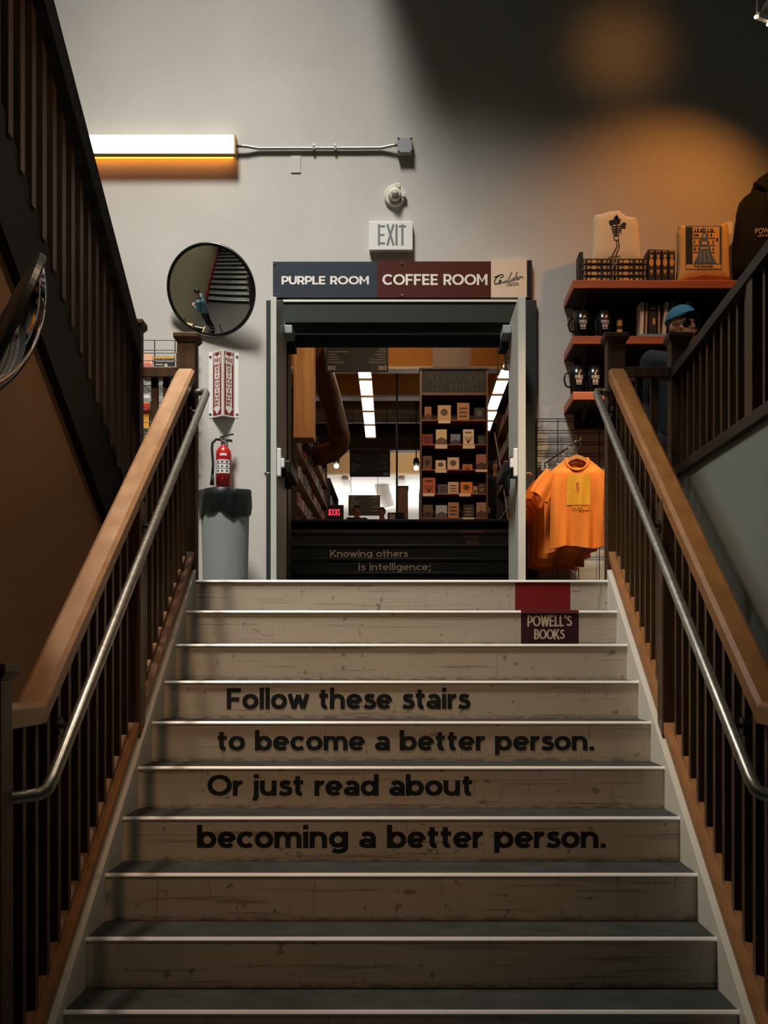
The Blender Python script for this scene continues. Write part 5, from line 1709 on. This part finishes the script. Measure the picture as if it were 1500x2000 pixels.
for ri, row in enumerate(bk):
    base = Z(rowy[ri], DB)
    for bi, (a, b, top, rgb, nm) in enumerate(row):
        y = DB + 0.06
        m = mat('cover_%d_%d' % (ri, bi), rgb, 0.6)
        t = book('display_book', '%s book face out on the %s shelf of the chalk topped bookcase' % (nm, sh_names[ri]), X(qx(a), y), X(qx(b), y), y, y + 0.022, base, Z(qy(top), y), m, 'face out books of the chalk topped bookcase', spine='left', lean=0)
        x0, x1, z0, z1 = X(qx(a), y), X(qx(b), y), base, Z(qy(top), y)
        W_, H_ = x1 - x0, z1 - z0
        f = facing(y)
        rn = random.Random(ri * 10 + bi)
        bm = B()
        st = rn.randint(0, 3)
        if st == 0:
            for k in range(3): blob(bm, [(x0 + W_ * .15, z0 + H_ * (.2 + .22 * k)), (x0 + W_ * .85, z0 + H_ * (.2 + .22 * k)), (x0 + W_ * .8, z0 + H_ * (.3 + .22 * k)), (x0 + W_ * .2, z0 + H_ * (.3 + .22 * k))], f)
        elif st == 1: disc(bm, x0 + W_ * .5, z0 + H_ * .55, W_ * .28, H_ * .24, f, 0.0015, 9)
        elif st == 2:
            for k in range(7): ribbon(bm, [(x0 + W_ * .5, z0 + H_ * .1), (x0 + W_ * (.1 + .8 * k / 6), z0 + H_ * .55)], 0.006, f)
            blob(bm, [(x0 + W_ * .2, z0 + H_ * .75), (x0 + W_ * .8, z0 + H_ * .75), (x0 + W_ * .8, z0 + H_ * .85), (x0 + W_ * .2, z0 + H_ * .85)], f)
        else: blob(bm, [(x0, z0 + H_ * .05), (x1, z0 + H_ * .05), (x1, z0 + H_ * .35), (x0 + W_ * .5, z0 + H_ * .5), (x0, z0 + H_ * .3)], f)
        dk = sum(rgb) < 200
        obj('cover_print', bm, mat('print_%d_%d' % (ri, bi), tuple(min(255, int(c * 1.9) + 30) for c in rgb) if dk else tuple(int(c * .45) for c in rgb), 0.6), t)

hp_ = tag(obj('overhead_board', box(B(), X(845, 15.9), X(920, 15.9), 15.9, 15.95, Z(720, 15.9), 5.9), M['casewood'], origin=(X(882, 15.9), 15.9, Z(720, 15.9))), 'dark brown board hanging above the chalk topped bookcase', 'board')


# bookcases along the aisles, spines towards the middle
proto_cols = [mat('spine_%d' % i, c, 0.6) for i, c in enumerate(((150, 44, 34), (206, 184, 150), (60, 78, 96), (196, 132, 60), (40, 40, 44), (112, 120, 84), (170, 150, 130)))]
protos = []


def aisle_case(label, xf, side, y0, y1, z1, rows, step, group, blabel, depth=0.26):
    """side=+1: shelves open towards +X"""
    t = thing('aisle_bookcase', label, 'bookcase', (xf - side * depth / 2, (y0 + y1) / 2, U))
    xb_ = xf - side * depth
    a, b = sorted((xf, xb_))
    obj('end_panel', box(B(), a, b, y0, y0 + 0.025, U, z1), M['darker'], t)
    obj('end_panel', box(B(), a, b, y1 - 0.025, y1, U, z1), M['casewood'], t)
    c_, d_ = sorted((xb_, xb_ + side * 0.015))
    obj('back_panel', box(B(), c_, d_, y0, y1, U, z1), M['darker'], t)
    obj('top_board', box(B(), a, b, y0, y1, z1, z1 + 0.025), M['darker'], t)
    pitch = (z1 - U - 0.1) / rows
    rn = random.Random(int(y0 * 7))
    for r_ in range(rows):
        z = U + 0.1 + pitch * r_
        obj('shelf', box(B(), a, b, y0 + 0.025, y1 - 0.025, z - 0.02, z), M['caseshelf'], t)
        y = y0 + 0.05
        while y < y1 - 0.12:
            hgt = rn.uniform(0.19, 0.25)
            thk = rn.uniform(step * .55, step * .95)
            if rn.random() < 0.92:
                if len(protos) < 14:
                    m = proto_cols[len(protos) % 7]
                    o = thing('paperback', blabel, 'book', (xf - side * 0.03, y, z), 0, group)
                    bm = B()
                    h0, t0 = hgt, thk
                    box(bm, -0.14, 0.0, 0, 0.004, 0, h0); box(bm, -0.14, 0.0, t0 - 0.004, t0, 0, h0); box(bm, -0.004, 0, 0, t0, 0, h0)
                    obj('cover', bm, m, o, world=False)
                    obj('pages', box(B(), -0.137, -0.004, 0.004, t0 - 0.004, 0.003, h0 - 0.004), M['paper'], o, world=False)
                    o['thick'] = t0
                    protos.append(o)
                    if side < 0: o.rotation_euler = (0, 0, PI); o.location.y = y + t0
                    y += t0 + 0.004
                else:
                    p = rn.choice(protos)
                    t0 = p['thick']
                    dup(p, (xf - side * 0.03, y + (t0 if side < 0 else 0), z), PI if side < 0 else 0, blabel, group)
                    y += t0 + 0.004
            else:
                y += step * 1.4
    return t


aisle_case('long dark bookcase full of paperbacks at left of the book room', -1.44, 1, 16.2, 22.8, Z(911, 22.8), 5, 0.26, 'paperbacks in the left aisle bookcase', 'paperback in the long bookcase at left of the book room')
aisle_case('dark bookcase at right of the book room, half hidden by the door jamb', 1.56, -1, 15.9, 19.2, Z(804, 19.2), 5, 0.26, 'paperbacks in the right aisle bookcase', 'paperback in the bookcase at right of the book room')
aisle_case('dark bookcase end behind the chalk topped bookcase, books facing left', 0.33, -1, 20.0, 22.2, Z(934, 20.0), 4, 0.26, 'paperbacks behind the chalk topped bookcase', 'paperback in the narrow bookcase left of the chalk topped bookcase')
aisle_case('dark bookcase farther down the left aisle, beside the red lettered board', -1.42, 1, 23.4, 26.5, Z(936, 23.4), 4, 0.30, 'paperbacks in the far left bookcase', 'paperback in the far left bookcase')
bx = thing('wooden_cupboard', 'brown wooden cupboard end between the bright end and the narrow bookcase', 'cupboard', (X(786, 24), 24.2, U))
obj('carcass', box(B(), X(776, 24), X(797, 24), 24.0, 24.5, U, Z(952, 24), 0.006), wood('brown_cupboard', (122, 72, 38), 0.5, 'Z', 0.2), bx)
obj('top_board', box(B(), X(775, 24), X(798, 24), 23.98, 24.52, Z(952, 24), Z(949, 24)), M['casewood'], bx)
bx = thing('display_stack', 'low dark display box with pale lettering in front of the brown cupboard', 'display box', (X(770, 22.5), 22.5, U))
obj('box_body', box(B(), X(757, 22.5), X(790, 22.5), 22.5, 22.9, U, Z(1001, 22.5), 0.006), M['blackmatte'], bx)
px_text('lettering', '50', M['signcream'], bx, 760.5, 772, 1004, 1014, 22.5, weight=0.02)
nb = thing('lettered_board', 'black board with red handwritten BOOKS lettering at the left of the book room', 'sign', (X(655, 22.3), 22.3, U))
obj('board', box(B(), X(640, 22.3), X(670, 22.3), 22.3, 22.34, Z(1014, 22.3), Z(987, 22.3)), M['chalk'], nb)
obj('board_frame', box(B(), X(639, 22.3), X(671, 22.3), 22.325, 22.36, Z(1015, 22.3), Z(986, 22.3)), M['casewood'], nb)
obj('board_leg', box(B(), X(653, 22.3), X(657, 22.3), 22.35, 22.39, U, Z(1000, 22.3)), M['casewood'], nb)
px_text('lettering', 'BOOKS', M['neonred'], nb, 641.5, 664, 994, 1007, 22.3, weight=0.02, shear=0.15)
pole = tag(obj('hanging_pole', tube(B(), [(X(775, 21.5), 21.75, 5.95), (X(775, 21.5), 21.75, U)], 0.02, 10), M['black'], origin=P(775, 1000, 21.5)), 'thin black vertical pole left of the chalk topped bookcase', 'pole')
for px, py, lb in ((657, 910, 'small glowing spot lamp left of the middle aisle sign'), (813, 914, 'small glowing spot lamp beside the chalk topped bookcase')):
    t = thing('spot_lamp', lb, 'light', P(px, py, 25.0), group='small spot lamps of the book room')
    obj('bulb', sphere(B(), P(px, py, 25.0), 0.052, 16, 10), M['bulb'], t)
    obj('shade', lathe(B(), [(0.03, 0.04), (0.07, 0.10), (0.05, 0.20), (0.02, 0.22)], P(px - (2 if px < 700 else -2) * 0, py, 25.06), 20), M['black'], t)
    obj('arm', tube(B(), [P(px, py, 25.06) + Vector((0, 0, .2)), Vector((X(px, 25.06), 25.06, 5.95))], 0.012, 8), M['black'], t)
# leaning pole of the right-hand bookcase
ln = tag(obj('leaning_bar', tube(B(), [P(966, 845, 15.2), P(980, 925, 15.1), P(992, 1012, 15.0), Vector((X(995, 15), 14.98, U))], 0.009, 8), M['steel'], origin=P(992, 1012, 15.0)), 'thin steel bar leaning inside the right door jamb', 'bar')

# ================================================================== people
def hand(bm, wrist, d, palm_n, r=0.9):
    """palm, five fingers and a thumb from the wrist along d; palm_n is the palm's normal"""
    d = Vector(d).normalized(); n = Vector(palm_n).normalized()
    n = (n - d * n.dot(d)).normalized()
    s = d.cross(n).normalized()
    wrist = Vector(wrist)
    for k in (-1, 0, 1): capsule(bm, wrist + s * 0.012 * k, 0.017, wrist + d * 0.075 + s * 0.022 * k, 0.014, 10)
    for k, L in ((-1.5, .062), (-.5, .074), (.5, .07), (1.5, .054)):
        a = wrist + d * 0.078 + s * 0.0195 * k
        b = a + d * L * .45 + n * 0.008
        c = b + d * L * .32 + n * 0.018
        e = c + d * L * .16 + n * 0.018
        capsule(bm, a, .0098, b, .009, 8); capsule(bm, b, .009, c, .008, 8); capsule(bm, c, .008, e, .0068, 8)
    a = wrist + d * 0.025 - s * 0.026
    b = a + d * 0.035 - s * 0.022 + n * 0.012
    c = b + d * 0.03 - s * 0.004 + n * 0.012
    capsule(bm, a, .0135, b, .011, 8); capsule(bm, b, .011, c, .009, 8)


def head(bm, c, fwd_tilt=0.0, turn=0.0, hair=None):
    """head shape with brow, nose, lips, chin and ears, facing -Y before turning; returns the transform"""
    mt_ = Matrix.Translation(c) @ Matrix.Rotation(turn, 4, 'Z') @ Matrix.Rotation(fwd_tilt, 4, 'X')
    t = bmesh.new()
    sphere(t, (0, 0.012, 0.03), 0.1, 28, 20, (.76, .97, .92))
    sphere(t, (0, -0.022, -0.03), 0.075, 24, 16, (.80, .84, 1.02))
    sphere(t, (0, -0.052, -0.088), 0.028, 14, 10, (1.1, .9, .8))
    sphere(t, (0, -0.078, 0.026), 0.03, 14, 10, (1.7, .5, .42))
    capsule(t, (0, -0.088, 0.012), .010, (0, -0.110, -0.022), .0145, 10)
    for s in (-1, 1):
        sphere(t, (s * .011, -0.098, -0.025), .0095, 10, 8)
        sphere(t, (s * .077, 0.015, -0.004), .03, 12, 10, (.30, .62, 1.05))
        sphere(t, (s * .045, -0.062, -0.018), .026, 12, 8, (1, .6, .8))
        sphere(t, (s * .006, -0.090, -0.053), .011, 10, 8, (1.6, .7, .5))
        sphere(t, (s * .006, -0.088, -0.063), .011, 10, 8, (1.5, .7, .55))
    for v in t.verts: v.co = mt_ @ v.co
    merge(bm, t)
    return mt_


def person(name, label, loc, rotz, J, turn, tilt, top_m, leg_m, hair_kind, voxel=0.011, cap=None, glasses=False, hold=None, top_label=None):
    t = thing(name, label, 'person', loc, rotz)
    V = {k: Vector(v) for k, v in J.items()}
    bm = B()
    mt_ = head(bm, V['head'], tilt, turn)
    capsule(bm, V['neck'], .058, V['head'] + Vector((0, .015, -.05)), .052)
    capsule(bm, V['chest'], .12, V['neck'], .07); capsule(bm, V['pelvis'], .13, V['chest'], .125)
    for s in 'LR':
        capsule(bm, V['sh' + s], .058, V['el' + s], .042); capsule(bm, V['el' + s], .042, V['wr' + s], .028)
        capsule(bm, V['chest'] + Vector((0, 0, .06)), .08, V['sh' + s], .06)
        capsule(bm, V['hip' + s], .085, V['kn' + s], .055); capsule(bm, V['kn' + s], .055, V['an' + s], .036); capsule(bm, V['an' + s], .036, V['an' + s] + Vector((0, -.12, -.04)), .03)
        dr_ = (V['wr' + s] - V['el' + s]).normalized()
        hand(bm, V['wr' + s], dr_, J.get('palm' + s, (1 if s == 'L' else -1, 0, 0)))
    obj('body', fuse(bm, voxel, 3), M['skin'], t, world=False, smooth=True)
    # clothing
    bm = B()
    capsule(bm, V['pelvis'] + Vector((0, 0, .02)), .155, V['chest'], .15); capsule(bm, V['chest'], .145, V['neck'] - Vector((0, 0, .05)), .085)
    for s in 'LR':
        capsule(bm, V['chest'] + Vector((0, 0, .06)), .10, V['sh' + s], .078)
        capsule(bm, V['sh' + s], .078, V['el' + s], .06); capsule(bm, V['el' + s], .06, V['el' + s].lerp(V['wr' + s], .93), .042)
    obj('jacket', fuse(bm, voxel * 1.2, 4), top_m, t, world=False, smooth=True, label=top_label)
    bm = tube(B(), [V['neck'] + Vector((.075 * math.cos(a), .07 * math.sin(a) + .005, -.02 + .015 * math.sin(a))) for a in [2 * PI * k / 24 for k in range(24)]], .02, 8, True)
    obj('collar', bm, top_m, t, world=False, smooth=True)
    bm = B()
    for s in 'LR':
        capsule(bm, V['pelvis'] - Vector((0, 0, .03)), .135, V['hip' + s], .11); capsule(bm, V['hip' + s], .108, V['kn' + s], .075); capsule(bm, V['kn' + s], .075, V['an' + s] + Vector((0, 0, .02)), .058)
    obj('trousers', fuse(bm, voxel * 1.4, 4), leg_m, t, world=False, smooth=True)
    for s in 'LR':
        bm = B()
        a = V['an' + s]
        sphere(bm, a + Vector((0, .01, -.045)), .05, 16, 10, (.9, 1.1, .75)); sphere(bm, a + Vector((0, -.10, -.055)), .048, 16, 10, (1, 1.7, .6)); capsule(bm, a + Vector((0, .01, -.04)), .045, a + Vector((0, -.1, -.055)), .036)
        for v in bm.verts: v.co.z = max(v.co.z, 0.002)
        obj('shoe', bm, M['shoe'], t, world=False, smooth=True)
    # hair
    bm = B()
    tb2 = bmesh.new()
    bmesh.ops.create_uvsphere(tb2, u_segments=32, v_segments=22, radius=.107)
    for v in list(tb2.verts):
        front = v.co.y < -0.035
        if (front and v.co.z < 0.055) or (not front and v.co.z < (-0.10 if hair_kind == 'long' else -0.05)) or (abs(v.co.x) > .07 and v.co.y < 0.0 and v.co.z < 0.02):
            tb2.verts.remove(v)
    for v in tb2.verts: v.co = mt_ @ Vector((v.co.x * .80 * (1 + .03 * math.sin(40 * v.co.z + 9 * v.co.y)), v.co.y * 1.0 + .016, v.co.z * .95 + .034))
    merge(bm, tb2)
    ho = obj('hair', bm, M['hair'], t, world=False, smooth=True)
    for s in (-1, 1):
        obj('eye', sphere(B(), mt_ @ Vector((s * .031, -.073, .006)), .0125, 12, 8), M['eyewhite'], t, world=False)
        obj('iris', sphere(B(), mt_ @ Vector((s * .031, -.0815, .006)), .006, 10, 6), M['hair'], t, world=False)
        obj('eyebrow', tube(B(), [mt_ @ Vector((s * (.014 + .014 * k), -.094 + .004 * k * k, .030 + .004 * min(k, 1.5))) for k in (0, 1, 2, 2.7)], .004, 6), M['hair'], t, world=False)
    if cap:
        cp = empty('cap'); cp.parent = t
        bm = B()
        tb2 = bmesh.new()
        bmesh.ops.create_uvsphere(tb2, u_segments=36, v_segments=20, radius=.116)
        bmesh.ops.delete(tb2, geom=[v for v in tb2.verts if v.co.z < -0.004], context='VERTS')
        for v in tb2.verts: v.co = mt_ @ Vector((v.co.x * .80, v.co.y * 1.0 + .014, v.co.z * .86 + .046))
        merge(bm, tb2)
        obj('crown', bm, cap, cp, world=False, smooth=True)
        bm = B()
        top, bot = [], []
        for k in range(13):
            a = PI * (0.10 + 0.80 * k / 12)
            for r_, dz, L in ((.094, 0, top), (.185, -.004, bot)):
                L.append(bm.verts.new(mt_ @ Vector((.092 * math.cos(a) * (1 if r_ < .1 else 1.02), .014 - (.113 if r_ < .1 else .19) * math.sin(a) ** .8, .048 + dz + .012 * math.sin(a)))))
        for k in range(12): bm.faces.new((top[k], top[k + 1], bot[k + 1], bot[k]))
        so = bmesh.ops.solidify(bm, geom=list(bm.faces), thickness=.004)
        obj('brim', bm, M['trousers'], cp, world=False, smooth=True, label='dark curved brim')
    if glasses:
        bm = B()
        for s in (-1, 1):
            tube(bm, [mt_ @ Vector((s * .033 + .025 * math.cos(a), -.097, .004 + .02 * math.sin(a))) for a in [2 * PI * k / 18 for k in range(18)]], .003, 6, True)
            tube(bm, [mt_ @ Vector((s * .058, -.095, .008)), mt_ @ Vector((s * .078, 0.0, .010))], .0025, 6)
        tube(bm, [mt_ @ Vector((-.008, -.098, .008)), mt_ @ Vector((.008, -.098, .008))], .0025, 6)
        eg = obj('eyeglasses', bm, M['black'], t, world=False)
        for s in (-1, 1):
            bm = B()
            sphere(bm, (0, 0, 0), 0.024, 18, 10, (1, .16, .8))
            for v in bm.verts: v.co = mt_ @ (v.co + Vector((s * .033, -.096, .004)))
            obj('dark_lens', bm, M['darklens'], eg, world=False, smooth=True)
    return t


def pose(**k):
    J = dict(pelvis=(0, 0, .95), chest=(0, 0, 1.32), neck=(0, 0.005, 1.50), head=(0, -.012, 1.635), shL=(.185, 0, 1.43), shR=(-.185, 0, 1.43), elL=(.225, .03, 1.15), elR=(-.225, .03, 1.15),
             wrL=(.22, -.08, .93), wrR=(-.22, -.08, .93), hipL=(.09, 0, .90), hipR=(-.09, 0, .90), knL=(.10, -.02, .50), knR=(-.10, -.02, .50), anL=(.10, .03, .10), anR=(-.10, .03, .10))
    J.update(k)
    return J


# person in a blue cap behind the right-hand posts
person('person', 'person in a blue cap and dark glasses half hidden behind the right newel posts', (X(1333, 7.35), 7.35, 0.0), -0.15, pose(), 0.55, -0.04, M['trousers'], M['trousers'], 'short', 0.0085, cap=M['cap'], glasses=True, top_label='dark jacket')
# person on the landing at the foot of the upper flight, seen in the round mirror
pm = person('person', 'person in a teal denim jacket looking at a phone, seen in the round mirror', (-3.02, 8.35, 0.0), -1.75,
            pose(elR=(-.24, -.06, 1.16), elL=(.24, -.06, 1.16), wrR=(-.07, -.28, 1.22), wrL=(.09, -.28, 1.20), palmL=(-.3, .2, 1), palmR=(.3, .2, 1)), 0.0, 0.42, M['denim'], M['trousers'], 'short', 0.0105, top_label='teal denim jacket')
import_rot = Matrix.Rotation(2.5, 4, 'Z')
ph = thing('phone', 'phone held by the person in the teal denim jacket, seen in the round mirror', 'phone', (-3.02, 8.35, 0.0), -1.75)
bm = box(B(), -.036, .036, -.40, -.392, 1.20, 1.345, 0.003)
for v in bm.verts: v.co = Matrix.Translation((0.01, -.395, 1.26)) @ Matrix.Rotation(-0.6, 4, 'X') @ (v.co - Vector((0, -.396, 1.27)))
obj('phone_body', bm, M['black'], ph, world=False)
# people far down the book room
for lb, px, d, rz in (('distant dark haired person left of the small far aisle sign', 697, 26.3, 0.2), ('distant dark haired person right of the small far aisle sign', 746, 26.6, -0.3),
                      ('dark silhouetted person beside the right-hand bookcase of the book room', 970, 20.4, 0.5)):
    hs_ = 0.97
    person('person', lb, (X(px, d), d, U), rz, pose(), 0.0, 0.1, M['trousers'], M['trousers'], 'short', 0.022)
